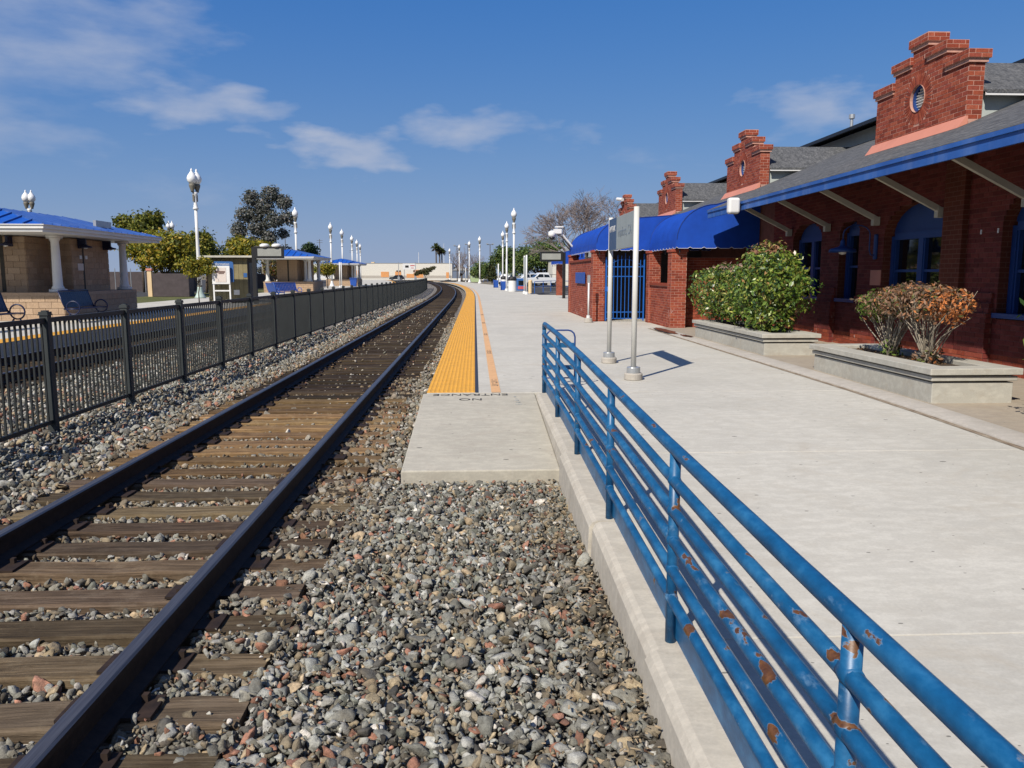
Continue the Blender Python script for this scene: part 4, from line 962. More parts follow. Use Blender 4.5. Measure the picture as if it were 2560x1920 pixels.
shrub('withered shrub with dry orange leaves and pale bare stems', (5.66, 9.72, zpl), [(0, .05, .72, .42, .58, .20), (0, -.34, .74, .30, .34, .22), (0, 0, .08, .2, .2, .1), (0, .28, .88, .32, .45, .13), (-.1, .45, .72, .3, .3, .18)], 2800, .031, DRY, 'leaf_dry', 9, 64, 'pale_bark',
      flip=lambda P_, c, r: np.where(((P_[:, 1] < -.28+r.normal(0, .1, len(P_))) & (r.uniform(size=len(P_)) < .6))[:, None], np.array([.50, .18, .06])*r.uniform(.6, 1.3, (len(P_), 1)), c), r0=.011)

# ------------------------------------------------------------------ brick enclosure with blue awnings
BO = (5.2, 25, 0)
booth = thing('brick_enclosure', 'low red brick enclosure with piers and a plaque under the blue awnings', 'building', BO)
bb = Bricks(BO); cores = []
def core(x0, x1, y0, y1, z0, z1, nm='core'): return MB().box(x0+.001, x1-.001, y0+.001, y1-.001, z0, z1-.004).build(nm, 'mortar', booth, BO)
def faces(x0, x1, y0, y1, z0, z1, which='nwse', depth=.02):
    ch = (z1-z0)/round((z1-z0)/.072)
    if 's' in which: bb.wall((0, y0, 0), (1, 0, 0), (0, -1, 0), courses(lambda z: [(x0, x1)], z0, z1, ch, .205, .010, x0), depth)
    if 'w' in which: bb.wall((x0, 0, 0), (0, 1, 0), (-1, 0, 0), courses(lambda z: [(y0, y1)], z0, z1, ch, .205, .010, y0), depth)
    if 'e' in which: bb.wall((x1, 0, 0), (0, 1, 0), (1, 0, 0), courses(lambda z: [(y0, y1)], z0, z1, ch, .205, .010, y0), depth)
def pier(x0, x1, y0, y1, h):
    core(x0, x1, y0, y1, 0, h, 'pier'); faces(x0, x1, y0, y1, 0, h-.07)
    MB().box(x0-.03, x1+.03, y0-.03, y1+.03, h-.072, h).build('pier_cap', 'brick', booth, BO, col=sc3(BRK[4], 1.1))
pier(5.34, 5.76, 21.75, 22.17, 2.16); pier(5.34, 5.70, 24.55, 24.95, 2.20); pier(3.72, 4.10, 25.32, 25.74, 2.24); pier(3.72, 4.08, 31.6, 32.0, 2.24); pier(5.9, 6.35, 58.0, 58.45, 2.3)
core(3.76, 4.0, 25.74, 31.6, 0, 2.0, 'side_wall'); faces(3.76, 4.0, 25.75, 31.6, 0, 1.92, 'w')
MB().box(3.71, 4.03, 25.76, 31.58, 1.93, 2.0).build('wall_coping', 'brick', booth, BO, col=BRK[1])
core(5.40, 5.62, 22.18, 24.54, 0, 1.16, 'low_wall'); faces(5.40, 5.62, 22.18, 24.54, 0, 1.14, 'w')
MB().box(5.35, 5.66, 22.18, 24.54, 1.16, 1.23).build('wall_coping', 'brick', booth, BO, col=BRK[1])
core(5.62, 7.68, 22.3, 22.5, 0, 1.95, 'inner_wall'); faces(5.78, 7.68, 22.29, 22.5, 0, 1.94, 's')
bb.finish(booth, 240)
for a, b_ in ((27.12, 28.3), (28.34, 29.6)): MB().box(3.70, 3.722, a, b_, 1.17, 1.555).build('plaque', 'blue_bright', booth, BO, bevel=.006)
core(4.3, 7.68, 31.9, 32.1, 0, 2.0, 'rear_wall'); MB().box(4.15, 7.68, 27.2, 27.3, 0, 2.9).build('shade_screen', 'plum_wall', booth, BO)  # dark sheet behind the gate; shade under the awning put into its colour
# gate
gt = thing('barred_gate', 'tall blue barred steel gate with an arched top between brick piers', 'gate', (4.73, 25.25, 0))
X0, X1 = -.60, .60
for x in (X0, X1): MB().box(x-.02, x+.02, -.02, .02, .03, 2.02 if x < 0 else 2.12).build('gate_post', 'blue_gate', gt)
for z in (.10, .30, 1.42, 1.72): MB().box(X0+.02, X1-.02, -.012, .012, z-.013, z+.013).build('cross_bar', 'blue_gate', gt)
for k in range(1, 10):
    x = X0+1.2*k/10; h = 1.78+.30*math.sin(math.pi*k/10)+.06*(k % 2); MB().box(x-.010, x+.010, -.025, -.0125, .10, h).build('bar', 'blue_gate', gt)
MB().tube([(X0+1.2*i/14, .016, 1.72+.24*math.sin(math.pi*i/14)) for i in range(15)], .008, 6).build('arch_bar', 'blue_gate', gt)
MB().box(X0-.03, X0+.10, -.03, .03, .95, 1.10).build('lock_box', 'blue_gate', gt)
# awnings: curved canvas with scalloped valances
def awning(label, xe, ze, xt, zt, y0, y1, left_scallop=True, endx=None):
    t = thing('awning', label, 'awning', (xe, y0, 0)); o = (xe, y0, 0); N = 12
    N = 13; za_ = zt-.16; xa_ = xe+1.05
    prof = [(xe+(xa_-xe)*(1-math.cos(math.pi/2*i/10)), ze+(za_-ze)*math.sin(math.pi/2*i/10)) for i in range(11)]+[(xa_+(xt-xa_)*k, za_+(zt-za_)*k) for k in (.35, .7, 1.0)]
    m = MB(); ny = max(2, int((y1-y0)/.6))
    for j in range(ny+1):
        y = y0+(y1-y0)*j/ny; sag = -.025*math.sin(math.pi*((y-y0) % 1.2)/1.2)
        m.v += [(x, y, z+sag*math.sin(math.pi*i/N)) for i, (x, z) in enumerate(prof)]
    m.f = [(j*(N+1)+i, (j+1)*(N+1)+i, (j+1)*(N+1)+i+1, j*(N+1)+i+1) for j in range(ny) for i in range(N)]; m.m = [0]*len(m.f)
    m.build('canopy', 'awning_blue', t, o, smooth=True)
    for y in (y0, y1):
        m = MB(); xr = endx or xt; base = ze
        poly = [(x, z) for x, z in prof]+([(xr, prof[-1][1])] if xr > xt else [])+[(xr, base)]
        m.prism(poly, lambda u, v, q: (u, q, v), y-.004, y+.004); m.build('end_panel', 'awning_blue', t, o); MB().tube([(x, y-.005, z) for x, z in prof], .012, 6).build('seam', 'awning_seam', t, o)
    def valance(p, q, nm):
        p, q = Vector(p), Vector(q); L = (q-p).length; n = max(2, int(L/.34)); m = MB(); k = 6
        for i in range(n*k+1):
            f = i/(n*k); c = p.lerp(q, f); ph = (i % k)/k; dz = -.20-.035*(1 if .15 < ph < .85 else 0)
            m.v += [tuple(c), (c.x, c.y, c.z+dz)]
        m.f = [(2*i, 2*i+1, 2*i+3, 2*i+2) for i in range(n*k)]; m.m = [0]*len(m.f); ob = m.build(nm, 'awning_blue', t, o)
        md = ob.modifiers.new('thick', 'SOLIDIFY'); md.thickness = .006
        tr = MB()
        tr.tube([v for v in m.v[1::2]], .006, 5); tr.build('trim', 'white_paint', ob, o)
    valance((xe-.012, y0-.01, ze+.01), ((endx or xt), y0-.01, ze+.01), 'valance'); valance((xe-.012, y1, ze+.01), (xe-.012, y0, ze+.01), 'valance')
    for y in (y0+.05, y1-.05): MB().tube([(xe+.03, y, ze-.03), (xt, y, ze-.03)], .018, 6).build('frame_bar', 'black_metal', t, o)
    for y in [y0+.06+i*(y1-y0-.12)/max(1, int((y1-y0)/1.4)) for i in range(int((y1-y0)/1.4)+1)]: MB().tube([(xe+.10, y, ze-.35), (xe+.10, y, ze)], .02, 6).build('stanchion', 'black_metal', t, o)
    return t
awning('bright blue scalloped canvas awning meeting the end of the depot eave', 5.42, 2.40, 7.02, 3.50, 21.55, 24.9, endx=7.66)
awning('bright blue scalloped canvas awning over the barred gate', 3.78, 2.44, 6.95, 3.36, 25.0, 32.0, endx=7.4)
awning('bright blue canvas awning far beyond the enclosure, over a lone brick pier', 5.7, 2.42, 7.5, 3.3, 55.0, 60.0)

# ------------------------------------------------------------------ station sign and other platform furniture
sg = thing('station_sign', 'station name sign on two silver poles with round concrete footings', 'sign', (2.24, 12.23, 0)); SO = (2.24, 12.23, 0)
for (x, y) in ((2.248, 13.32), (2.231, 11.14)):
    MB().tube([(x, y, .10), (x, y, 2.40)], .038, 20).build('pole', 'pole_silver', sg, SO, True)
    MB().lathe([(.115, 0), (.13, .01), (.13, .085), (.12, .10)], (x, y, -.003), 24).build('footing', 'cast_concrete', sg, SO)
    MB().lathe([(.095, .0), (.095, .075), (.09, .083), (.04, .083)], (x, y, .097), 24).build('collar', 'galvanised', sg, SO)
bd = MB().box(2.215, 2.263, 11.18, 13.28, 1.86, 2.36).build('board', 'grey_board', sg, SO, bevel=.006)
MB().box(2.209, 2.2145, 12.62, 13.27, 1.862, 2.358).build('dark_panel', 'navy', bd, SO)
def sub(l): return tuple(a-b_ for a, b_ in zip(l, SO))
text('AMTRAK', .135, 'white_paint', bd, MTX(sub((2.207, 12.95, 2.19)), (0, -1, 0), (0, 0, 1)))
text('Hanford, CA', .20, 'grey_ink', bd, MTX(sub((2.2135, 11.93, 2.11)), (0, -1, 0), (0, 0, 1)))
# slim post at the wall corner
sp_ = thing('slim_post', 'slim white post with a concrete foot by the plaque wall', 'post', (3.52, 24.8, 0))
MB().lathe([(.13, 0), (.14, .01), (.12, .13), (.10, .14)], n=16).build('footing', 'cast_concrete', sp_); MB().tube([(0, 0, .14), (0, 0, .22)], .06, 12).build('collar', 'white_paint', sp_)
MB().tube([(0, 0, .2), (0, 0, 1.22)], .028, 12).build('pole', 'white_paint', sp_, smooth=True); MB().box(-.045, .045, -.008, .008, 1.2, 1.46).build('sign_plate', 'galvanised', sp_)
# message displays
def display(label, loc, flip=1, horn=False):
    t = thing('message_display', label, 'display sign', loc)
    MB().box(-.09, .09, -.09, .09, 0, 2.86).build('post', 'black_metal', t)
    b_ = MB().box(-1.50*flip if flip > 0 else .05, -.05 if flip > 0 else 1.5, -.11, .11, 2.30, 2.90).build('cabinet', 'black_metal', t, bevel=.01)
    a, c = (-1.40, -.22) if flip > 0 else (.22, 1.40)
    MB().box(a, c, -.125, -.112, 2.41, 2.78).build('screen', 'screen_grey', b_)
    if horn:
        for x in (.55, 1.15): MB().lathe([(.13, -.02), (.24, .0), (.25, .1), (.13, .17)], (x, 0, 2.86), 14).build('speaker', 'white_paint', t, smooth=True)
    return t
display('black message display on a post beside the brick wall', (5.57, 50.3, 0))
display('black message display with two white speakers on the far platform', (-10.8-.35, 41.5, 0), -1, True)
# security cameras
sc_ = thing('security_camera', 'white dome camera on an arm above the awning edge', 'camera', (3.85, 31.4, 2.5))
MB().tube([(0, 0, 0), (-.55, -.1, .62)], .035, 8).build('arm', 'white_paint', sc_); MB().box(-.80, -.50, -.2, .1, .55, .72).box(-.74, -.42, -.14, .04, .78, .83).build('mount', 'white_paint', sc_)
MB().lathe([(.02, -.20), (.09, -.17), (.12, -.08)], (-.86, -.1, .5), 14).build('lens', 'black_metal', sc_, smooth=True); MB().lathe([(.125, -.08), (.15, .0), (.14, .10), (.06, .16)], (-.86, -.1, .5), 14).build('dome', 'white_paint', sc_, smooth=True)
c2 = thing('security_camera', 'white bullet camera on the farthest stepped gable', 'camera', (WX-.18, 41.3, 5.28))
MB().tube([(0, 0, 0), (-.12, -.12, .02)], .05, 8).build('arm', 'white_paint', c2); MB().tube([(-.05, -.35, -.05), (-.2, .25, .03)], .085, 10).build('body', 'white_paint', c2)

# ------------------------------------------------------------------ lamp posts
def lamp_post(label, loc, group, twin=False, green=False):
    t = thing('lamp_post', label, 'lamp post', loc, group=group); H = 6.55
    MB().lathe([(.34, 0), (.36, .05), (.30, .12), (.20, .35), (.155, .62), (.15, .72)], n=14).build('base', 'lamp_base_green' if green else 'white_paint', t, smooth=True)
    MB().lathe([(.16, .72), (.16, .80)], n=14).build('base_band', 'lamp_grey', t)
    MB().lathe([(.135, .80), (.115, 2.0), (.10, 3.9), (.095, H-1.05)], n=14).build('shaft', 'white_paint', t, smooth=True)
    MB().lathe([(.10, H-1.05), (.17, H-1.02), (.17, H-.93), (.12, H-.90), (.13, H-.78), (.10, H-.72), (.10, H-.25), (.15, H-.12), (.17, H+.02)], n=14).build('capital', 'white_paint', t, smooth=True)
    for s in (-1, 1): MB().box(s*.13-.03, s*.13+.03, -.06, .06, H-.55, H-.12).build('scroll', 'lamp_grey', t)
    hx = (-.19, .19) if twin else (0,)
    if twin: MB().tube([(-.19, 0, H+.14), (0, 0, H-.02), (.19, 0, H+.14)], .045, 8).build('crossarm', 'white_paint', t)
    for x in hx:
        MB().lathe([(.09, H+.02), (.10, H+.10), (.19, H+.38), (.20, H+.48), (.16, H+.52)], (x, 0, 0), 14).build('fitter', 'lamp_grey', t, smooth=True)
        MB().lathe([(.15, H+.52), (.27, H+.70), (.30, H+.86), (.24, H+1.04), (.12, H+1.20), (.055, H+1.30), (.07, H+1.34), (.02, H+1.46)], (x, 0, 0), 16).build('globe', 'lamp_globe', t, smooth=True)
    return t
GR = 'white lamp posts along the near platform'; GL = 'white lamp posts along the far platform'
r0 = lamp_post('single-globe white lamp post rising behind the pair of white litter bins', (3.9, 80.5, 0), GR)
for p, lb in (((3.97, 100.1, 0), 'single-globe white lamp post level with the parked pickup'), ((4.23, 121.8, 0), 'single-globe white lamp post in front of the pale parked car')): dup(r0, p, 0, lb, GR)
for p in ((.86, 138, 0), (-1.04, 157.6, 0), (-3.34, 176.3, 0), (-6.21, 201.7, 0)): dup(r0, p, 0, 'single-globe white lamp post standing close to the curving yellow platform edge', GR)
l1 = lamp_post('twin-globe white lamp post with a pale green foot, left of the information shed', (-17.42, 51.95, 0), None, True, True)
l1.rotation_euler.z = 1.05
for i, p in enumerate(((-17.49, 80.5, 0), (-18.13, 103.4, 0), (-19.02, 117.6, 0), (-20.44, 136.4, 0), (-21.96, 152.6, 0), (-24.18, 172.7, 0))):
    dup(r0, p, 0, 'single-globe white lamp post in front of the middle shelter' if i == 0 else 'single-globe white lamp post in the far row before the white warehouse', GL)
for i, (p, lb) in enumerate((((-34.65, 65.3, 0), 'twin-globe lamp post rising behind the nearest shelter roof'), ((-37.1, 101.2, 0), 'twin-globe lamp post half hidden in the car park trees'))): dup(l1, p, .3, lb).pop('group', None)

# ------------------------------------------------------------------ shelters on the far platform
def shelter(label, x1, y0, y1, detail, loc_z=0.0):
    """x1: wall plane facing the track; building runs y0..y1"""
    wd = 4.1; x0 = x1-wd; o = ((x0+x1)/2, (y0+y1)/2, 0); t = thing('platform_shelter', label, 'shelter', o, group=None)
    base = MB().box(x0+.01, x1-.01, y0+.01, y1-.01, 0, .905).build('plinth', 'cmu_mortar', t, o)
    MB().box(x0-.02, x1+.02, y0-.02, y1+.02, .80, .90).build('plinth_cap', 'cmu', t, o, col=(.50, .36, .25))
    # inner block walls with a gap at each side for columns
    wx0, wx1, wy0, wy1 = x0+1.0, x1-.65, y0+.55, y1-.75
    xs = x1-1.40; ysplit = y0+2.0
    core_ = MB().box(wx0+.01, xs-.01, wy0+.01, ysplit, .9, 2.72).build('block_wall', 'cmu_mortar', t, o); core2 = MB().box(wx0+.01, wx1-.01, ysplit+.002, wy1-.01, .9, 2.72).build('block_wall', 'cmu_mortar', t, o)
    cols_ = [(.47, .335, .225), (.43, .305, .205), (.51, .37, .255), (.45, .325, .225)]
    U = [MB().box(-.5, .5, -.5, .5, -.5, .5).mesh('block', 'cmu', col=c) for c in cols_]
    def put(parent, c, L, h, rz):
        if detail: q = link('block', random.choice(U), parent, Vector(c)-Vector(o)); q.scale = (L, .03, h); q.rotation_euler.z = rz
        else: cells.append((c, L, h, rz))
    cells = []
    for (par, a0, a1, zz0, zz1, fy, fx) in ((base, y0, y1, 0.0, .80, y0, x1), (core_, wy0, ysplit, .90, 2.72, wy0, xs), (core2, ysplit, wy1, .90, 2.72, ysplit, wx1)):
        xa, xb = (x0, x1) if par is base else ((wx0, xs) if par is core_ else (xs, wx1))
        if detail: xa = max(xa, xb-3.3)
        for (u0, u1, za, zb) in courses(lambda z: [(xa, xb)], zz0, zz1, .2, .4, .012, xb): put(par, ((u0+u1)/2, fy, (za+zb)/2), u1-u0, zb-za, 0)
        for (u0, u1, za, zb) in courses(lambda z: [(a0, a1)], zz0, zz1, .2, .4, .012, a0): put(par, (fx, (u0+u1)/2, (za+zb)/2), u1-u0, zb-za, math.pi/2)
    if cells:
        m = MB()
        for c, L, h, rz in cells:
            if rz == 0: m.box(c[0]-L/2, c[0]+L/2, c[1]-.015, c[1]+.015, c[2]-h/2, c[2]+h/2)
            else: m.box(c[0]-.015, c[0]+.015, c[1]-L/2, c[1]+L/2, c[2]-h/2, c[2]+h/2)
        q = m.build('blockwork', 'cmu', t, o, col=cols_[0]); q['kind'] = 'stuff'
    # dark pilaster slots
    for y in (wy0-.02,): MB().box(wx0+.9, wx0+1.02, y-.012, y+.01, .92, 2.7).build('slot', 'buff_dark', t, o)
    MB().box(wx1-.01, wx1+.017, wy0+2.2, wy0+2.32, .92, 2.7).build('slot', 'buff_dark', t, o)
    # columns
    def column(x, y):
        MB().box(x-.20, x+.20, y-.20, y+.20, .902, 1.0).lathe([(.185, 1.0), (.19, 1.05), (.15, 1.12), (.145, 1.3), (.125, 2.3), (.12, 2.56), (.16, 2.60), (.165, 2.66)], (x, y, 0), 20).box(x-.185, x+.185, y-.185, y+.185, 2.66, 2.74).build('column', 'white_paint', t, o, True)
    for y in (y0+.28, y1-.3): column(x1-.3, y); column(x0+.3, y)
    column(x1-.85, y0+1.35)
    # eaves and hip roof
    e0, e1, f0, f1 = x0-.55, x1+.5, y0-1.9, y1+1.55; zb = 2.74
    MB().box(e0+.06, e1-.06, f0+.06, f1-.06, zb, zb+.09).build('lower_fascia', 'white_paint', t, o); MB().box(e0, e1, f0, f1, zb+.092, zb+.19).build('upper_fascia', 'white_paint', t, o)
    MB().box(e0-.04, e1+.04, f0-.04, f1+.04, zb+.192, zb+.215).build('gutter', 'white_paint', t, o)
    xc = (e0+e1)/2; zr = zb+.215+.62; ry0, ry1 = f0+2.3, f1-2.3; z_ = zb+.216
    A, B_, C_, D_ = (e0, f0, z_), (e1, f0, z_), (e1, f1, z_), (e0, f1, z_); R0, R1 = (xc, ry0, zr), (xc, ry1, zr)
    rf_ = MB().add([A, B_, C_, D_, R0, R1], [(0, 1, 4), (1, 2, 5, 4), (2, 3, 5), (3, 0, 4, 5), (0, 3, 2, 1)]).build('roof', 'metal_roof_blue', t, o)
    def seam(p, q): MB().beam(p, q, .035, .06).build('seam', 'blue_fascia', rf_, o)
    n = 9
    for i in range(1, n):        # end hip facing the camera
        x = e0+(e1-e0)*i/n; f = 1-abs(x-xc)/((e1-e0)/2); seam((x, f0, z_+.02), (x, f0+(ry0-f0)*f, z_+(zr-z_)*f+.02))
    k = int((f1-f0)/.5)
    for i in range(1, k):
        y = f0+(f1-f0)*i/k; f = min(1, (y-f0)/(ry0-f0), (f1-y)/(f1-ry1)); seam((e1, y, z_+.02), (e1+(xc-e1)*f, y, z_+(zr-z_)*f+.02))
    seam(B_, R0); seam(A, R0); seam(R0, R1); seam(C_, R1)
    return t, o, (e0, e1, f0, f1, xc, zr, wx1, wy0)
s1, so1, d1 = shelter('nearest platform shelter with tan block walls, white columns and blue hip roof', -13.2, 26.5, 32.05, True)
shelter('middle platform shelter with blue hip roof behind the blue benches', -13.6, 68.5, 73.0, False)
shelter('farthest small platform shelter with blue hip roof', -15.6, 108, 112.5, False)
def psub(p): return tuple(a-b_ for a, b_ in zip(p, so1))
for (x, y) in ((-15.75, 27.03), (-15.45, 27.03)): MB().box(x-.07, x+.03, y-.03, y-.005, 2.06, 2.20).build('notice', 'white_paint', s1, so1)
for y in (29.1, 29.5): MB().box(-13.83, -13.81, y-.08, y+.08, 2.02, 2.14).build('notice', 'white_paint', s1, so1)
MB().box(-13.83, -13.812, 28.85, 29.25, 1.62, 1.86).build('notice', 'poster', s1, so1)
MB().box(-13.45, -13.35, 29.4, 30.6, 3.05, 3.38).build('roof_vent', 'galvanised', s1, so1)
for (x, y, a, lb) in ((-15.0, 26.75, 0, 'dark shaded lamp on the front block wall of the nearest shelter'), (-13.55, 29.0, 1, 'dark shaded lamp above the notices on the side wall of the nearest shelter'), (-13.55, 30.9, 1, 'dark shaded lamp by the far corner column of the nearest shelter')):
    w = thing('shelter_lamp', lb, 'lamp', (x, y, 2.5), group='lamps under the shelter roof')
    MB().box(-.04, .04, -.0, .32 if a == 0 else .03, -.12, .22).build('back_plate', 'blue_steel', w) if a == 0 else MB().box(-.30, .0, -.04, .04, -.12, .22).build('back_plate', 'blue_steel', w)
    MB().lathe([(.03, .02), (.08, -.02), (.20, -.05), (.21, -.10), (.19, -.10)], (0, -.05, 0), 16).build('shade', 'blue_steel', w, smooth=True); MB().lathe([(.01, -.14), (.06, -.12), (.07, -.08), (.03, -.06)], (0, -.05, 0), 12).build('bulb', 'lamp_globe', w, smooth=True)

# ------------------------------------------------------------------ benches
def bench(label, loc, rz, group, mat='blue_steel', seat_mat=None):
    t = thing('bench', label, 'bench', loc, rz, group); L = .92       # long axis x, faces -y
    for s in (-1, 1):
        x = s*L; ring = lambda cy, cz, r: [(x, cy+r*math.cos(2*math.pi*i/18), cz+r*math.sin(2*math.pi*i/18)) for i in range(18)]
        MB().tube(ring(-.06, .47, .20), .022, 8, closed=True).tube([(x, -.26, .43), (x, .22, .43)], .022, 8).tube([(x, .16, .42), (x, .24, .60), (x, .36, .98)], .024, 8).build('end_frame', mat, t, smooth=True)
        MB().tube([(x, -.12, .28), (x, -.24, .02), (x, -.28, .0)], .022, 8).tube([(x, .04, .28), (x, .22, .02), (x, .26, .0)], .022, 8).build('leg', mat, t, smooth=True)
    for i in range(5): y = -.22+i*.092; MB().box(-L+.02, L-.02, y, y+.07, .425, .445).build('seat_slat', mat, t)
    n = 15
    for i in range(n):
        x = -L+.06+(2*L-.12)*i/(n-1); MB().beam((x, .19, .47), (x, .345, .95), .105, .012, (0, 1, 0)).build('back_slat', mat, t)
    MB().tube([(-L, .36, .98), (L, .36, .98)], .024, 8).build('top_tube', mat, t, smooth=True)
    return t
b1 = bench('dark blue slatted bench with ring arms in front of the nearest shelter plinth', (-12.55, 21.6, 0), math.pi/2, None)
dup(b1, (-12.3, 26.0, 0), math.pi/2, 'dark blue slatted bench with ring arms against the shaded side of the shelter')
for (x, y, a, lb) in ((-11.85, 48.6, math.pi/2+.5, 'bright blue bench turned at an angle near the message display'), (-11.6, 50.6, math.pi/2-.6, 'bright blue bench seen flat on before the middle shelter')):
    bn = dup(b1, (x, y, 0), a, lb)
    for c in bn.children:
        c.data = c.data.copy(); c.data.materials.clear(); c.data.materials.append(M['blue_bright'])

# ------------------------------------------------------------------ information shed and board
sh = thing('information_shed', 'buff boarded information shed with a flat roof', 'shed', (-12.8, 44.3, 0)); HO = (-12.8, 44.3, 0)
MB().box(-14.05, -12.0, 43.3, 45.2, 0, 2.36).build('walls', 'buff_dark', sh, HO)
for i in range(9): a = -14.06+i*.2295; MB().box(a+.006, a+.2235, 43.268, 43.298, .02, 2.33).build('board', 'buff_siding', sh, HO)
MB().box(-14.35, -11.62, 42.95, 45.5, 2.37, 2.47).build('roof', 'cream_wood', sh, HO); MB().box(-11.998, -11.985, 43.6, 44.9, .05, 2.1).build('doorway', 'black_metal', sh, HO)
MB().box(-12.2, -12.02, 43.25, 43.266, 1.34, 1.56).build('arrow_plate', 'blue_sign', sh, HO); MB().box(-12.75, -12.45, 43.25, 43.266, .42, .68).build('notice', 'white_paint', sh, HO)
ib = thing('information_board', 'white information board on legs with a blue arched panel behind', 'notice board', (-13.05, 42.3, 0)); IO = (-13.05, 42.3, 0)
MB().prism([(-.52, .95), (.58, 1.1), (.58, 2.02)]+[(.48+.10*math.cos(t), 2.02+.13*math.sin(t)) for t in (.5, 1.0, 1.5)]+[(-.36, 2.16), (-.50, 2.05)], lambda u, v, q: (-13.05+u, q, v), 42.42, 42.45).build('blue_arch', 'blue_sign', ib, IO)
for x in (-.42, .40): MB().box(-13.05+x-.035, -13.05+x+.035, 42.27, 42.33, 0, 1.05).build('leg', 'white_paint', ib, IO)
MB().box(-13.47, -12.65, 42.28, 42.32, .62, .69).build('crossbar', 'white_paint', ib, IO)
pb = MB().box(-13.52, -12.62, 42.24, 42.32, 1.0, 1.93).build('case', 'white_paint', ib, IO); MB().box(-13.36, -12.80, 42.226, 42.239, 1.10, 1.84).build('map_sheet', 'poster', pb, IO)
MB().box(-13.33, -12.85, 42.215, 42.2255, 1.58, 1.66).build('map_mark', 'poster_dark', pb, IO); MB().box(-13.18, -12.9, 42.215, 42.2255, 1.52, 1.56).build('map_mark', 'poster_dark', pb, IO)
text('Information', .17, 'white_paint', ib, MTX((-.02, .11, 2.02), (1, 0, 0), (0, 0, 1)))

# ------------------------------------------------------------------ car park and ground beyond
MB().quad((4.75, 62.1, -.06), (70, 62.1, -.06), (70, 138, -.06), (3.4, 138, -.06)).build('car_park', 'asphalt')['kind'] = 'structure'
MB().quad((-90, 34, -.05), (-17.7, 34, -.05), (-19.5, 240, -.05), (-120, 240, -.05)).build('far_car_park', 'asphalt')['kind'] = 'structure'
MB().quad((-22.5, 20, .0), (-17.62, 20, .0), (-17.62, 100, .0), (-22.5, 100, .0)).build('verge', 'lawn')['kind'] = 'structure'
MB().quad((-160, 252, -.3), (90, 252, -.3), (90, 290, -.3), (-160, 290, -.3)).build('cross_street', 'asphalt')['kind'] = 'structure'
m = MB()
for y in (66.5, 72, 100): m.box(6.2, 24, y, y+.14, -.056, -.050)
mk = m.build('bay_lines', 'white_paint'); mk['kind'] = 'structure'
# ------------------------------------------------------------------ trees
def limbs(m, base, H, r0, spread, n, seed):
    r = random.Random(seed); b = Vector(base)
    m.tube([b, b+Vector((r.uniform(-.05, .05), 0, H*.5)), b+Vector((r.uniform(-.1, .1), r.uniform(-.1, .1), H))], [r0, r0*.8, r0*.65], 8)
    for _ in range(n):
        a = r.uniform(0, 6.3); e = Vector((spread*math.cos(a)*r.uniform(.4, 1), spread*math.sin(a)*r.uniform(.4, 1), H+spread*r.uniform(.3, 1.0))); s = b+Vector((0, 0, H*r.uniform(.8, 1)))
        m.tube([s, s.lerp(b+e, .5)+Vector((0, 0, spread*.1)), b+e], [r0*.5, r0*.32, r0*.08], 5)
    return m
def tree(label, loc, cz, blobs, n, size, pal, seed, th=None, r0=.09, mat='leaf', bark='bark', nl=9, group=None, flip=None, name='tree'):
    t = thing(name, label, 'tree', loc, group=group); H = th or cz-.2
    sp = max(b_[3] for b_ in blobs)
    link('trunk', limbs(MB(), (0, 0, -.05), H, r0, sp*.8, nl, seed).mesh('trunk', bark, smooth=True), t)
    V, F, c = leaf_cloud(blobs, n, size, pal, seed, .35, .35, .55, flip, .15); link('crown', npmesh('crown', V, F, mat, c), t); return t
def lumps(cx, cz, w, h, k, seed):
    r = random.Random(seed); out = [(0, 0, cz, w*.30, w*.30, h*.34)]
    for i in range(k):
        a = r.uniform(0, 6.3); q = r.uniform(.25, .62); zz = r.uniform(-.45, .5); f = math.sqrt(max(.15, 1-zz*zz))
        out.append((w/2*q*f*math.cos(a)*1.2, w/2*q*f*math.sin(a)*1.2, cz+h/2*zz*1.1, w*r.uniform(.15, .24), w*r.uniform(.15, .24), h*r.uniform(.14, .22)))
    return out
GOLD = [(.20, .19, .020, 3), (.29, .235, .022, 2.5), (.12, .135, .018, 2), (.36, .24, .03, 1), (.05, .07, .012, 1.2)]
OLIVE = [(.12, .135, .020, 3), (.16, .165, .024, 2), (.21, .18, .024, 1.2), (.05, .065, .014, 1.6)]
GREY = [(.14, .145, .135, 3), (.10, .105, .095, 3), (.20, .20, .19, 1.5), (.05, .058, .048, 2), (.19, .165, .155, 1.2)]
GREEN = [(.075, .125, .03, 3), (.11, .155, .038, 2), (.04, .07, .02, 2), (.15, .165, .04, 1)]
DARKG = [(.025, .05, .02, 3), (.04, .07, .025, 2), (.018, .035, .014, 2)]
tree('tall olive-green tree rising behind the nearest shelter roof', (-28.9, 72, 0), 5.6, lumps(0, 5.5, 4.0, 3.6, 14, 1), 6000, .16, OLIVE, 21, 4.2, .18)
tree('broad golden-leaved tree just beyond the nearest shelter', (-21.8, 58, 0), 3.0, lumps(0, 3.05, 5.6, 3.6, 18, 2), 9000, .13, GOLD, 22, 1.5, .12)
tree('golden-green tree beside the twin-globe lamp post', (-21.6, 66, 0), 3.2, lumps(0, 3.25, 3.9, 4.2, 15, 3), 6000, .13, OLIVE, 23, 1.9, .12)
tree('rounded golden tree between the lamp post and the information shed', (-25.0, 88, 0), 3.6, lumps(0, 3.6, 3.0, 4.4, 11, 4), 4200, .15, GOLD, 24, 1.8, .12)
tree('low golden young tree in front of the information shed wall', (-14.25, 42.3, 0), 1.8, lumps(0, 1.85, 1.7, 1.25, 9, 5), 2600, .075, GOLD, 25, 1.2, .035)
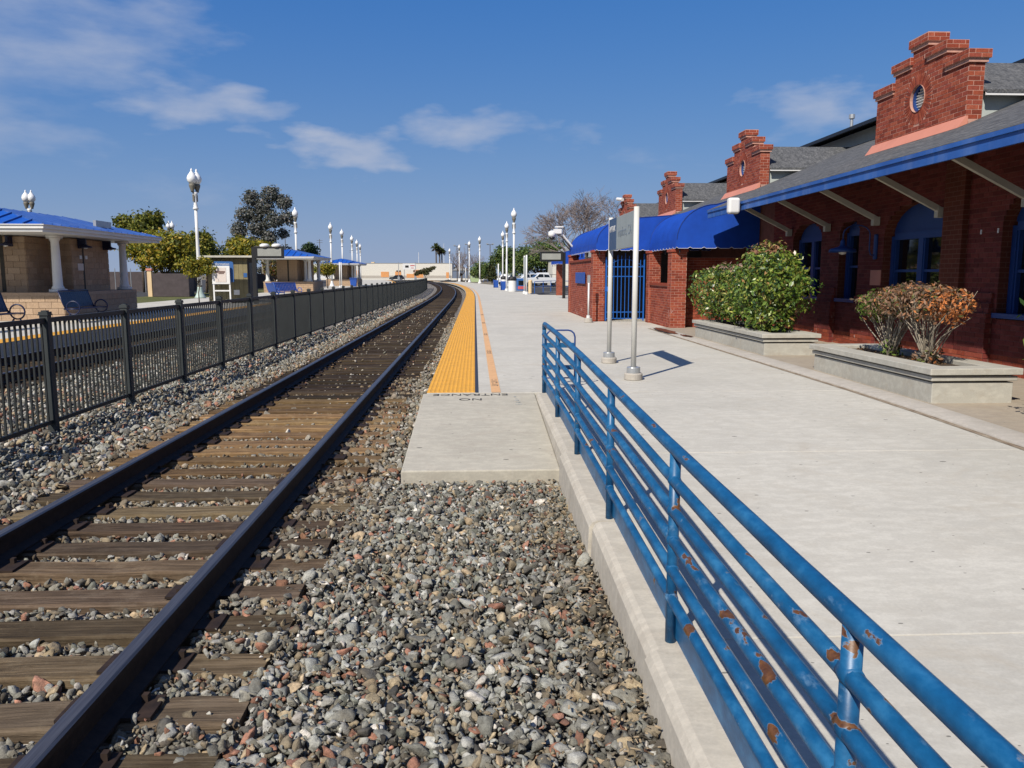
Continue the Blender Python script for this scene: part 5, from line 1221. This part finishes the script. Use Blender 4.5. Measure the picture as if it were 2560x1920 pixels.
tree('wide yellow-green tree behind the information shed', (-22.2, 80, 0), 3.7, lumps(0, 3.65, 5.0, 3.4, 14, 6), 6000, .15, GOLD, 26, 2.2, .13)
tree('narrow olive tree peeking above the information shed roof', (-27.6, 85, 0), 3.6, lumps(0, 3.5, 3.4, 3.6, 9, 7), 2600, .15, OLIVE, 27, 2.4, .12)
tree('low reddish-brown tree behind the far message display', (-18.3, 75, 0), 2.0, lumps(0, 2.1, 2.8, 2.3, 9, 8), 2000, .11, [(.12, .10, .02, 3), (.14, .06, .03, 1.5), (.06, .06, .018, 2)], 28, 1.1, .07)
tree('clipped golden tree between the middle and farthest shelters', (-15.9, 88, 0), 2.1, lumps(0, 2.1, 2.7, 2.0, 9, 9), 2200, .11, GOLD, 29, 1.2, .07)
tree('small golden tree at the back of the middle shelter', (-16.4, 80, 0), 1.8, lumps(0, 1.8, 2.0, 1.7, 7, 10), 1400, .11, GOLD, 30, 1.0, .06)
tree('tall grey-green eucalyptus towering over the car park trees', (-38.6, 150, 0), 11.5, [(x, random.uniform(-1.5, 1.5), z, r*1.05, r, r*.95) for x, z, r in ((-4.2, 9.6, 1.5), (-3.2, 12.3, 1.5), (-1.6, 15.2, 1.5), (-1.2, 12.6, 1.3), (.6, 13.6, 1.7), (1.9, 15.9, 1.5), (4.2, 14.4, 1.4), (4.7, 11.7, 1.3), (2.6, 11.2, 1.5), (-.8, 10.2, 1.8), (-3.9, 7.6, 1.1), (1.1, 8.2, 1.4), (3.4, 8.9, 1.0), (-1.6, 7.4, 1.2), (.0, 6.2, 1.3))], 11000, .24, GREY, 31, 6.5, .40, bark='pale_bark', nl=16)
tree('grey-brown tree below the eucalyptus', (-36.6, 158, 0), 5.0, lumps(0, 5.2, 8.0, 5.0, 12, 12), 3200, .26, GREY, 32, 2.5, .2)
tree('dark green tree behind the middle shelter roof', (-33.6, 165, 0), 5.5, lumps(0, 5.6, 5.0, 5.0, 10, 13), 2600, .26, DARKG, 33, 2.5, .2)
tree('feathery green tree beyond the parked pickup', (9.7, 124, 0), 4.4, lumps(0, 4.5, 9.2, 6.2, 20, 14)+[(-3, 0, 2.2, 2, 2, 1.2), (3, 0, 2.2, 2, 2, 1.2)], 8500, .17, GREEN, 34, 1.6, .22)
tree('green tree behind the platform lamp posts', (5.4, 136, 0), 3.6, lumps(0, 3.7, 6.0, 5.6, 14, 15), 4600, .18, GREEN, 35, 1.2, .16)
tree('narrow brownish conifer beside the dark bushes', (3.0, 141, 0), 2.6, [(0, 0, .9+.5*i, .95-.10*i, .95-.10*i, .5) for i in range(9)], 1900, .16, [(.07, .07, .025, 2), (.045, .06, .022, 2)], 36, 1.0, .09)
tree('dense green tree among the bushes by the platform bend', (1.0, 146, 0), 2.2, lumps(0, 2.3, 5.2, 4.0, 12, 16), 3000, .17, GREEN, 37, .8, .1)
tree('tall dark green tree in the thicket beyond the platform', (7.2, 148, 0), 4, lumps(0, 4.2, 6.5, 6.0, 12, 17), 3600, .2, DARKG, 38, 1.2, .16)
for i, (x, y, w, lb) in enumerate(((14.5, 132, 7, 'dark shady tree above the brown board fence'), (19.5, 134, 8, 'dark shady tree behind the brown brick pier'))): tree(lb, (x, y, 0), 2.6, lumps(0, 2.9, w, 4.4, 12, 18+i), 3600, .18, DARKG, 39+i, .9, .16)
t_ = [(-26, 470, 9, 6), (-62, 480, 11, 5), (-80, 460, 12, 5.5), (-98, 470, 10, 6), (-115, 450, 14, 7), (-40, 520, 12, 8), (-8, 430, 9, 6.5), (6, 440, 12, 7), (26, 420, 12, 8), (-140, 430, 14, 8), (46, 400, 12, 8), (66, 380, 14, 9), (88, 360, 16, 10)]
for i, (x, y, w, h) in enumerate(t_): tree('dark distant tree on the skyline beyond the white warehouse', (x, y, -.5), h*.55, lumps(0, h*.6, w, h*.8, 9, 60+i), 900, .55, [(.07, .075, .06, 2), (.05, .06, .05, 2), (.10, .085, .075, 1)], 70+i, h*.3, .3, group='skyline trees')
# bare trees
def bare_tree(label, loc, H, W_, seed, r0=.28, lean=0, depth=6):
    t = thing('bare_tree', label, 'tree', loc); r = random.Random(seed); tr = MB(); tw = MB()
    def grow(p, d, L, rad, k):
        e = p+d*L; q = p+d*L*.5+Vector((r.uniform(-.05, .05), r.uniform(-.05, .05), r.uniform(-.02, .05)))*L
        (tr if k < 2 else tw).tube([p, q, e], [rad, rad*.8, rad*.62], 6 if k < 3 else 3)
        if k >= depth: return
        for i in range(3):
            n = d+Vector((r.gauss(0, .42), r.gauss(0, .42), r.gauss(.06, .25)))*(1.0 if k else 1.25); n.x *= W_; n.normalize(); grow(e if i else p.lerp(e, r.uniform(.6, 1)), n, L*r.uniform(.62, .86), max(.016, rad*.60), k+1)
    for i in range(5):
        a = i*1.257+r.uniform(-.3, .3); grow(Vector((0, 0, H*.13)), Vector((math.cos(a)*.75*W_, math.sin(a)*.75, .9)).normalized(), H*.25, r0*.62, 1)
    tr.tube([(0, 0, -.1), (0, 0, H*.14)], [r0, r0*.85], 9)
    link('trunk', tr.mesh('trunk', 'bark', smooth=True), t); link('twigs', tw.mesh('twigs', 'grey_twig'), t); return t
bare_tree('wide leafless tree with grey twigs behind the blue awning', (12.0, 88, 0), 11.4, 1.15, 4, .26, depth=7)
bare_tree('leafless tree beyond the bend of the platform', (-3.3, 205, 0), 9.5, .9, 9, .22, depth=5)
bare_tree('leafless tree next to the blue-grey house end', (-.5, 196, 0), 7.5, .9, 12, .18, depth=5)
# palms
def palm(label, loc, H, R_, seed):
    t = thing('palm_tree', label, 'tree', loc); r = random.Random(seed); MB().tube([(0, 0, -.3), (.1, 0, H*.5), (.05, 0, H)], [.36, .28, .26], 9).build('trunk', 'bark', t, smooth=True)
    V = []; F = []; cc = []
    for i in range(90):
        a = r.uniform(0, 6.3); el = r.uniform(-.9, 1.3); L = R_*r.uniform(.75, 1.05); d = Vector((math.cos(a)*math.cos(el), math.sin(a)*math.cos(el), math.sin(el))); s = Vector((-math.sin(a), math.cos(a), 0))*R_*.16
        p = Vector((0, 0, H)); q = p+d*L*.6; e = p+d*L+Vector((0, 0, -.22*L)); k = len(V); V += [p, q+s, e, q-s]; F.append((k, k+1, k+2, k+3)); g = r.uniform(.7, 1.3); c = (.10*g, .12*g, .05*g) if el > -.2 else (.07*g, .06*g, .04*g); cc += [c]*4
    link('crown', npmesh('crown', np.array([tuple(v) for v in V]), np.array(F), 'leaf', np.array(cc)), t); return t
palm('tallest fan palm rising behind the white warehouse', (-16.2, 340, 0), 12.8, 2.7, 1); palm('fan palm with a short trunk in the clump behind the white warehouse', (-13.9, 342, 0), 11.3, 2.3, 2); palm('slender fan palm leaning in the clump behind the white warehouse', (-15.0, 346, 0), 11.8, 2.2, 3)

# ------------------------------------------------------------------ far buildings
wh = thing('white_warehouse', 'long low white warehouse with orange painted squares', 'building', (-30, 302, 0)); WO = (-30, 302, 0)
MB().box(-48, -8.4, 300, 330, -.5, 5.65).build('walls', 'stucco_white', wh, WO); MB().box(-48.1, -8.3, 299.9, 330.1, 5.65, 5.78).build('parapet', 'stone_grey', wh, WO)
MB().box(-48.05, -8.35, 299.92, 299.985, -.5, 1.2).build('plinth', 'cast_concrete', wh, WO)
for a, b_, c, d in ((-45.3, -42.5, 1.2, 3.1), (-34.6, -31.7, .6, 2.6), (-29.4, -27.2, .4, 2.7), (-25.2, -19.0, .4, 1.8), (-22.6, -19.9, 1.8, 3.3), (-10.6, -9.6, .2, 2.4)): MB().box(a, b_, 299.90, 299.99, c, d).build('painted_square', 'mural_orange', wh, WO)
MB().box(-42.3, -42.0, 299.9, 299.99, 3.6, 3.9).build('wall_vent', 'black_metal', wh, WO); MB().box(-38.5, -37.3, 303, 305, 5.7, 6.2).build('roof_unit', 'cream_paint', wh, WO)
wv = thing('white_annex', 'plain bright white annex at the end of the warehouse', 'building', (-52, 292, 0)); MB().box(-5, 3.9, -6, 8, -.5, 5.2).build('walls', 'white_paint', wv); MB().box(-5.1, 4.0, -6.1, 8.1, 5.2, 5.32).build('parapet', 'white_paint', wv)
for x in (-3, 0, 2.4): MB().box(x-.35, x+.35, -6.02, -6.001, .5, 1.9).build('window', 'car_glass', wv)
hb = thing('blue_grey_house', 'small blue-grey gabled house next to the white warehouse', 'house', (-5.2, 290, 0)); MB().box(-2.6, 2.6, -3, 5, -.4, 3.0).build('walls', 'blue_house', hb); MB().prism([(-2.9, 2.95), (2.9, 2.95), (0, 4.9)], lambda u, v, q: (u, q, v), -3.2, 5.2).build('roof', 'stone_grey', hb); MB().box(-.5, .5, -3.05, -3.001, 1.0, 2.0).build('window', 'car_glass', hb)
MB().box(-50, 3, 262, 262.15, -.3, .35).build('street_wall', 'stucco_white', None); tag(bpy.data.objects['street_wall'], 'low white wall along the street in front of the warehouse', 'wall')
gh = thing('grey_roofed_house', 'pale house with a dark gabled roof beyond the awnings', 'house', (15, 118, 0)); MB().box(-4, 4, -4, 4, -.1, 4.0).build('walls', 'stucco_white', gh); MB().prism([(-4.4, 3.95), (4.4, 3.95), (0, 6.4)], lambda u, v, q: (u, q, v), -4.3, 4.3).build('roof', 'stone_grey', gh)
# billboard and crossing signals
bl = thing('billboard', 'white roadside billboard with dark and red figures', 'billboard', (-20.6, 256, 0)); MB().box(-2.1, 2.1, -.06, .06, 3.1, 5.0).build('panel', 'white_paint', bl)
for x in (-1.6, 1.6): MB().box(x-.09, x+.09, .07, .2, -.3, 4.8).build('leg', 'galvanised', bl)
MB().box(-1.3, -.2, -.08, -.061, 3.7, 4.4).build('print_block', 'black_metal', bl); MB().box(.3, 1.7, -.08, -.061, 4.2, 4.5).build('print_block', 'red_sign', bl); MB().box(.5, 1.4, -.08, -.061, 3.5, 3.7).build('print_block', 'red_sign', bl)
def signal(label, loc):
    t = thing('crossing_signal', label, 'signal', loc, group='crossing signals'); MB().tube([(0, 0, -.3), (0, 0, 5.4)], .09, 8).build('mast', 'galvanised', t)
    for s in (-1, 1):
        MB().beam((-.6, -.1, 4.4+s*.35), (.6, -.1, 4.4-s*.35), .03, .2, (0, 1, 0)).build('crossbuck', 'white_paint', t)
        o = MB().lathe([(.28, 0), (.28, .06)], n=14).build('lamp_disc', 'black_metal', t); o.rotation_euler.x = math.pi/2; o.location = (s*.45, -.1, 2.6)
    MB().box(-.35, .35, -.3, .3, -.3, .9).build('cabinet', 'galvanised', t)
signal('railway crossing signal with a white crossbuck left of the billboard', (-23.6, 252, 0)); signal('railway crossing signal with a white crossbuck right of the billboard', (-18.4, 252, 0))
for (x, y, h) in ((-22.7, 330, 10.5), (-15.9, 420, 17.5)):
    o = MB().tube([(x, y, -.3), (x, y, h)], [.16, .08], 6).build('mast', 'white_paint'); tag(o, 'thin white mast standing behind the billboard' if h < 12 else 'taller thin white mast far behind the warehouse roof', 'mast')
def utility(label, loc, H): 
    t = thing('utility_pole', label, 'pole', loc, group='distant utility poles'); MB().tube([(0, 0, -.4), (0, 0, H)], [.2, .12], 6).build('shaft', 'bark', t)
    for z in (H-.6, H-1.5): MB().box(-1.3, 1.3, -.07, .07, z-.06, z+.06).build('crossarm', 'bark', t)
utility('wooden utility pole above the farthest shelter', (-68, 360, 0), 17); utility('wooden utility pole over the warehouse roof', (-60, 400, 0), 14); utility('wooden utility pole behind the middle shelter', (-76, 330, 0), 20)
def floodpole(label, loc, H):
    t = thing('floodlight_mast', label, 'light mast', loc); MB().tube([(0, 0, -.3), (0, 0, H)], [.14, .08], 7).build('shaft', 'bark', t); MB().box(-.8, .8, -.1, .1, H-.05, H+.07).build('crossarm', 'bark', t)
    for x in (-.7, .7): MB().box(x-.28, x+.28, -.3, .2, H+.08, H+.32).build('lamp_head', 'galvanised', t)
floodpole('car park light mast beside the palm clump', (-5.0, 230, 0), 9.5); floodpole('car park light mast above the bare trees', (-2.2, 260, 0), 11); floodpole('car park light mast over the green thicket', (3.9, 205, 0), 9)
tree('wind-bent dark pine leaning over the street wall', (-14.6, 238, 0), 2.6, [(-2.4, 0, 1.7, .8, .8, .5), (-1.5, 0, 2.3, 1.0, .9, .6), (-.3, 0, 2.5, 1.2, 1, .7), (.9, 0, 2.9, 1.1, 1, .6), (1.9, 0, 3.3, .9, .8, .5), (2.6, 0, 3.6, .5, .5, .3), (.4, 0, 1.9, .9, .9, .5)], 1500, .24, [(.05, .06, .022, 2), (.09, .085, .03, 1.5), (.10, .065, .035, 1)], 95, 1.4, .12, name='pine_tree')
tp = thing('tarpaulin_heap', 'black tarpaulin heap on the platform bend', 'tarpaulin', (-5.7, 168, 0)); V = [(-2, -.6, 0), (2, -.6, 0), (2, .6, 0), (-2, .6, 0), (-1.1, -.3, .22), (.3, -.2, .52), (1.0, .1, .30), (-.4, .3, .4)]
MB().add(V, [(0, 1, 5, 4), (1, 2, 6, 5), (2, 3, 7, 6), (3, 0, 4, 7), (4, 5, 6, 7)]).build('cloth', 'black_metal', tp)

# ------------------------------------------------------------------ vehicles
def wheel(parent, x, y, r=.38):
    w = MB().lathe([(r*.7, -.11), (r*.97, -.11), (r, -.07), (r, .07), (r*.97, .11), (r*.7, .11)], n=20).build('wheel', 'rubber', parent, smooth=True); w.rotation_euler.x = math.pi/2; w.location = (x, y, r)
    MB().lathe([(.05, -.115), (r*.68, -.112), (r*.68, .112), (.05, .115)], n=14).build('rim', 'rim', w)
def pickup(label, loc, rz):
    t = thing('pickup_truck', label, 'pickup', loc, rz)       # front at -x
    side = [(-2.75, .45), (-2.78, .95), (-2.6, 1.10), (-1.35, 1.16), (-1.05, 1.16), (.95, 1.16), (2.70, 1.14), (2.74, .5)]
    MB().prism(side, lambda u, v, q: (u, q, v), -.95, .95).build('body', 'car_white', t, bevel=.05)
    MB().prism([(-1.30, 1.16), (-.55, 1.80), (.62, 1.82), (.92, 1.17)], lambda u, v, q: (u, q*(1 if v < 1.3 else .86), v), -.90, .90).build('cab', 'car_white', t, bevel=.04)
    for s in (-1, 1):
        MB().prism([(-1.0, 1.22), (-.52, 1.70), (-.05, 1.71), (-.05, 1.22)], lambda u, v, q: (u, q*(1-.16*(v-1.16)/.64), v), s*.885, s*.915).build('side_window', 'car_glass', t)
        MB().prism([(.03, 1.22), (.03, 1.71), (.58, 1.72), (.80, 1.22)], lambda u, v, q: (u, q*(1-.16*(v-1.16)/.64), v), s*.885, s*.915).build('side_window', 'car_glass', t)
        MB().box(-1.05, -.9, s*1.0-.1, s*1.0+.1, 1.15, 1.3).build('mirror', 'black_metal', t)
    MB().add([(-1.27, -.78, 1.2), (-1.27, .78, 1.2), (-.6, .70, 1.75), (-.6, -.70, 1.75)], [(0, 1, 2, 3)]).build('windscreen', 'car_glass', t); MB().box(1.0, 2.68, -.85, .85, 1.145, 1.165).build('bed', 'black_metal', t)
    for s in (-1, 1): MB().box(-2.80, -2.70, s*.72-.15, s*.72+.15, .75, .95).build('headlight', 'lamp_globe', t); MB().box(2.70, 2.76, s*.85-.08, s*.85+.08, .7, 1.0).build('tail_light', 'red_sign', t)
    MB().box(-2.85, -2.74, -.9, .9, .42, .62).build('bumper', 'galvanised', t); MB().box(2.72, 2.84, -.9, .9, .45, .62).build('bumper', 'galvanised', t)
    MB().tube([(1.0, -.8, 1.16), (1.0, -.8, 1.55), (1.0, .8, 1.55), (1.0, .8, 1.16)], .03, 6).tube([(2.6, -.8, 1.14), (2.6, -.8, 1.55), (2.6, .8, 1.55), (2.6, .8, 1.14)], .03, 6).tube([(1.0, -.8, 1.55), (2.6, -.8, 1.55)], .03, 6).tube([(1.0, .8, 1.55), (2.6, .8, 1.55)], .03, 6).build('ladder_rack', 'black_metal', t)
    for x in (-1.85, 1.75):
        for s in (-1, 1): wheel(t, x, s*.86)
    return t
pickup('white pickup with a black bed rack parked by the blue guard rail', (8.7, 104, -.06), .18)
def suv(label, loc, rz, c='car_white'):
    t = thing('parked_car', label, 'car', loc, rz)
    MB().prism([(-2.3, .4), (-2.35, .85), (-2.1, 1.02), (-1.2, 1.08), (2.2, 1.10), (2.3, .9), (2.28, .4)], lambda u, v, q: (u, q, v), -.9, .9).build('body', c, t, bevel=.06)
    MB().prism([(-1.2, 1.08), (-.45, 1.66), (1.7, 1.70), (2.15, 1.1)], lambda u, v, q: (u, q*(1 if v < 1.2 else .84), v), -.86, .86).build('cabin', c, t, bevel=.05)
    for s in (-1, 1):
        for a, b_ in ((-.85, .15), (.22, 1.0), (1.07, 1.75)): MB().prism([(a, 1.14), (max(a, -.42), 1.6), (b_-.05, 1.62), (b_, 1.14)], lambda u, v, q: (u, q*(1-.16*(v-1.08)/.6), v), s*.845, s*.875).build('side_window', 'car_glass', t)
    MB().add([(-1.15, -.76, 1.12), (-1.15, .76, 1.12), (-.48, .68, 1.63), (-.48, -.68, 1.63)], [(0, 1, 2, 3)]).build('windscreen', 'car_glass', t)
    for s in (-1, 1): MB().box(-2.38, -2.28, s*.65-.16, s*.65+.16, .7, .88).build('headlight', 'lamp_globe', t); MB().box(2.24, 2.32, s*.7-.1, s*.7+.1, .8, 1.05).build('tail_light', 'red_sign', t)
    for x in (-1.45, 1.4):
        for s in (-1, 1): wheel(t, x, s*.8, .36)
    return t
suv('white van-like car parked behind the pickup', (7.4, 113, -.06), .15); suv('pale car parked behind the lamp posts', (3.9+1.2, 128, -.06), 1.2)
suv('dark car waiting at the crossing below the billboard', (-24.6, 256, -.3), .05, 'car_dark')

# ------------------------------------------------------------------ platform clutter
def bin_(label, loc, s=1):
    t = thing('litter_bin', label, 'litter bin', loc, group='white litter bins'); MB().lathe([(.34, 0), (.36, .03), (.36, .95), (.35, .98)], n=24).build('drum', 'white_paint', t, smooth=False)
    MB().lathe([(.375, .98), (.375, 1.08), (.33, 1.25), (.25, 1.31), (.02, 1.33)], n=24).build('lid', 'dark_plastic', t); MB().box(-.14, .14, -.385, -.33, 1.04, 1.16).build('flap', 'black_metal', t)
bin_('white drum litter bin with a black dome lid, in front of the sign pole', (3.27, 70.2, 0)); bin_('white drum litter bin with a black dome lid, behind the single sign pole', (3.18, 88, 0))
def flag_sign(label, loc, ys, panel=True):
    t = thing('pole_sign', label, 'sign', loc)
    for y in ys: MB().tube([(0, y, .0), (0, y, 2.95)], .06, 10).build('pole', 'white_paint', t, smooth=True); MB().lathe([(.14, 0), (.12, .16), (.07, .2)], (0, y, 0), 12).build('foot', 'white_paint', t)
    if panel: MB().box(-.03, .03, ys[0]+.07, ys[1]-.07, .75, 2.85).build('panel', 'grey_board', t)
flag_sign('tall grey panel sign between two white poles beyond the enclosure', (3.9, 60.8, 0), (0, 2.6)); flag_sign('single white sign pole beside the litter bin', (2.95, 74.6, 0), (0, .9)); flag_sign('white sign pole pair far along the platform', (3.2, 109, 0), (0, 1.4)); flag_sign('grey panel sign near the end of the platform lamps', (-1.9, 168, 0), (0, 2.2))
def rack(label, loc): 
    t = thing('bike_rack', label, 'bike rack', loc, group='blue hoop racks'); MB().tube([(-.02, -.3, 0), (-.02, -.3, .55)]+[(-.02, -.3*math.cos(a), .6+.3*math.sin(a)) for a in [math.pi*i/8 for i in range(9)]]+[(-.02, .3, 0)], .035, 8).build('hoop', 'blue_bright', t, smooth=True); MB().box(.0, .5, -.28, .28, .0, .85).build('box', 'blue_bright', t, bevel=.03)
rack('blue newspaper box with a hoop beside the nearer litter bin', (2.55, 78, 0)); rack('blue newspaper box with a hoop beyond the farther litter bin', (2.2, 93, 0))
bo = thing('bollard', 'thick cream bollard beside the grey panel sign', 'bollard', (4.45, 64.6, 0)); MB().lathe([(.16, 0), (.16, 1.0), (.12, 1.06), (.02, 1.08)], n=16).build('post', 'cream_paint', bo)
bo = thing('bollard', 'slim yellow bollard in front of the pickup tail', 'bollard', (8.0, 78, -.06)); MB().lathe([(.10, 0), (.10, 1.25), (.06, 1.3), (.01, 1.31)], n=14).build('post', 'yellow_paint', bo); MB().lathe([(.104, .0), (.104, .12)], n=14).build('band', 'white_paint', bo)
def guard(label, pts):
    p0 = Vector(pts[0]); t = thing('guard_rail', label, 'railing', tuple(p0)); 
    for z in (.95, .5): MB().tube([Vector(p)-p0+Vector((0, 0, z)) for p in pts], .03, 6).build('rail', 'blue_gate', t)
    for p in pts: MB().tube([Vector(p)-p0, Vector(p)-p0+Vector((0, 0, .95))], .03, 6).build('post', 'blue_gate', t)
guard('thin blue guard rail along the car park edge by the pickup', [(4.9, 66, -.03), (5.9, 69.5, -.03), (6.9, 73, -.03), (7.9, 76.5, -.03), (8.2, 70, -.03), (7.9, 64.5, -.03)]); guard('thin blue guard rail before the bushes at the platform bend', [(1.7, 162, 0), (2.5, 155, 0), (3.3, 149, 0), (4.1, 142, 0)])
nb = thing('news_box', 'dark blue box behind the nearer litter bin', 'box', (4.2, 72.5, 0)); MB().box(-.5, .5, -.4, .4, .05, 1.15).build('cabinet', 'blue_sign', nb, bevel=.03); MB().box(-.3, .3, -.415, -.401, .55, .95).build('window', 'car_glass', nb); MB().box(-.35, .35, -.42, -.401, .2, .45).build('label_plate', 'red_sign', nb)
vb = thing('green_kiosk', 'pale green kiosk beside the platform lamp', 'kiosk', (.0, 164, 0)); MB().box(-.9, .9, -.6, .6, 0, 2.3).build('cabinet', 'green_paint', vb, bevel=.04); MB().box(-.6, .6, -.63, -.601, .9, 2.0).build('window', 'teal_panel', vb)
bf = thing('board_fence', 'brown board fence behind the parked pickup', 'fence', (14, 127, 0)); n = 26
for i in range(n): x = -4+i*.38; MB().box(x+.01, x+.36, -.02, .02, -.05, 2.15+.05*((i*7) % 3)).build('board', 'fence_wood', bf)
for x in (-4, -.2, 3.6, 5.7): MB().box(x-.06, x+.06, .03, .15, -.05, 2.4).build('post', 'black_metal', bf)
MB().box(-4.2, 6, -.06, .06, 2.42, 2.55).build('top_rail', 'blue_gate', bf)
# far platform clutter
rb = thing('recycling_bin', 'bright blue wheeled bin standing before the farthest shelter', 'bin', (-14.9, 100, 0)); MB().prism([(-.32, .05), (.32, .05), (.42, 1.0), (-.42, 1.0)], lambda u, v, q: (u, q, v), -.35, .35).build('tub', 'blue_bright', rb, bevel=.02); MB().box(-.45, .45, -.42, .42, 1.0, 1.1).build('lid', 'blue_bright', rb, bevel=.03)
flag_sign('white sign pole pair before the farthest shelter', (-15.9, 96, 0), (0, 1.2), False)
for i, (x, y, lb) in enumerate(((-27.2, 60, 'orange delineator post in the car park beyond the shelter'), (-20.2, 58, 'orange delineator post behind the pale green lamp foot'))):
    d = thing('delineator', lb, 'post', (x, y, -.05)); MB().lathe([(.18, 0), (.18, .05), (.05, .08), (.05, 1.1), (.03, 1.13)], n=10).build('tube', 'orange_plastic', d); MB().lathe([(.053, .75), (.053, .9)], n=10).build('band', 'white_paint', d)
pw_ = MB().box(-40, -25.6, 76, 76.3, -.05, 1.75).build('boundary_wall', 'plum_wall'); tag(pw_, 'dark plum boundary wall under the car park trees', 'wall')
pw_ = MB().box(-25.2, -19.2, 90, 90.3, -.05, 1.6).build('boundary_wall', 'plum_wall'); tag(pw_, 'low dark wall behind the information shed', 'wall')
el_ = thing('electrical_cabinet', 'dark plum cabinet under the golden trees', 'cabinet', (-20.3, 55.5, 0)); MB().box(-1.25, 1.15, -.5, .5, 0, 1.55).build('cabinet', 'plum_wall', el_, bevel=.03)
pl_ = thing('brick_post', 'pale pinkish post under the broad golden tree', 'post', (-22.0, 55.8, 0)); MB().box(-.14, .14, -.14, .14, 0, 1.75).build('shaft', 'cream_paint', pl_); MB().box(-.19, .19, -.19, .19, 1.75, 1.9).build('cap', 'salmon_flashing', pl_)
for i, (x, y) in enumerate(((-30.5, 70), (-29.2, 70), (-28.0, 70))):
    o = MB().tube([(x, y, -.06), (x, y, 2.0)], .035, 6).build('fence_pipe', 'galvanised'); tag(o, 'thin galvanised fence pipe at the car park edge', 'post', 'car park fence pipes')

# ------------------------------------------------------------------ third planter just outside the picture, its shrub reaches in
planter(3.6, 7.0, 5.20, 6.15, 'concrete planter at the near end of the row with a leafy shrub')
shrub('leafy green shrub in the near end planter', (5.72, 6.75, .33), [(0, 0, .75, .60, .95, .55), (0, -.6, .6, .6, .8, .5), (0, .1, 1.15, .4, .6, .3)], 4200, .046, GLOSS, 'leaf_gloss', 15)
# damp patch and dirt along the sidewalk lip
def patch(name, cx, cy, rx, ry, mat, seed, z):
    r = random.Random(seed); m = MB(); n = 22; m.v = [(cx+rx*math.cos(2*math.pi*i/n)*r.uniform(.65, 1.15), cy+ry*math.sin(2*math.pi*i/n)*r.uniform(.65, 1.15), z) for i in range(n)]; m.f = [tuple(range(n))]; m.m = [0]; return m.build(name, mat, plat)
b = NB('damp'); b.set(.25, 0, .5); b.col(b.ramp(b.noise(9, 5), [(.3, (.05, .028, .018)), (.7, (.13, .075, .045))]))
patch('damp_patch', 4.93, 20.6, .16, 1.2, 'damp', 3, .043); patch('damp_patch', 5.0, 18.7, .10, .45, 'damp', 4, .043)
b = NB('gutter_dirt'); b.set(.95, 0, .1); b.col(b.ramp(b.noise(5, 7, .7, b.coords((6, .8, 1))), [(.35, (.42, .36, .28)), (.55, (.24, .185, .13)), (.7, (.10, .07, .05))]))
o = strip('gutter_dirt', LIP-.085, LIP-.013, [-6, 0, 1.7, 3.37, 5, 6.65, 8.3, 9.95, 14, 18, 21.9], 0, 'gutter_dirt', kind=None, zf=lambda y: zp(y)+.004, curve=False); o.parent = plat

# dry stems and leaf scraps blown against the kerb
r = random.Random(5); m = MB()
for _ in range(420):
    y = r.uniform(2.4, 6.7); x = .70-abs(r.gauss(0, .16)); L = r.uniform(.008, .024)*(2.2 if r.random() < .05 else 1); a = r.uniform(0, 6.3); z = BED+.10+r.uniform(0, .03); w = r.uniform(.0015, .004)
    m.beam((x, y, z), (x+L*math.cos(a), y+L*math.sin(a), z+r.uniform(-.006, .006)), w*2, w)
o = m.build('dry_debris', 'dry_straw', bed); o['kind'] = 'stuff'
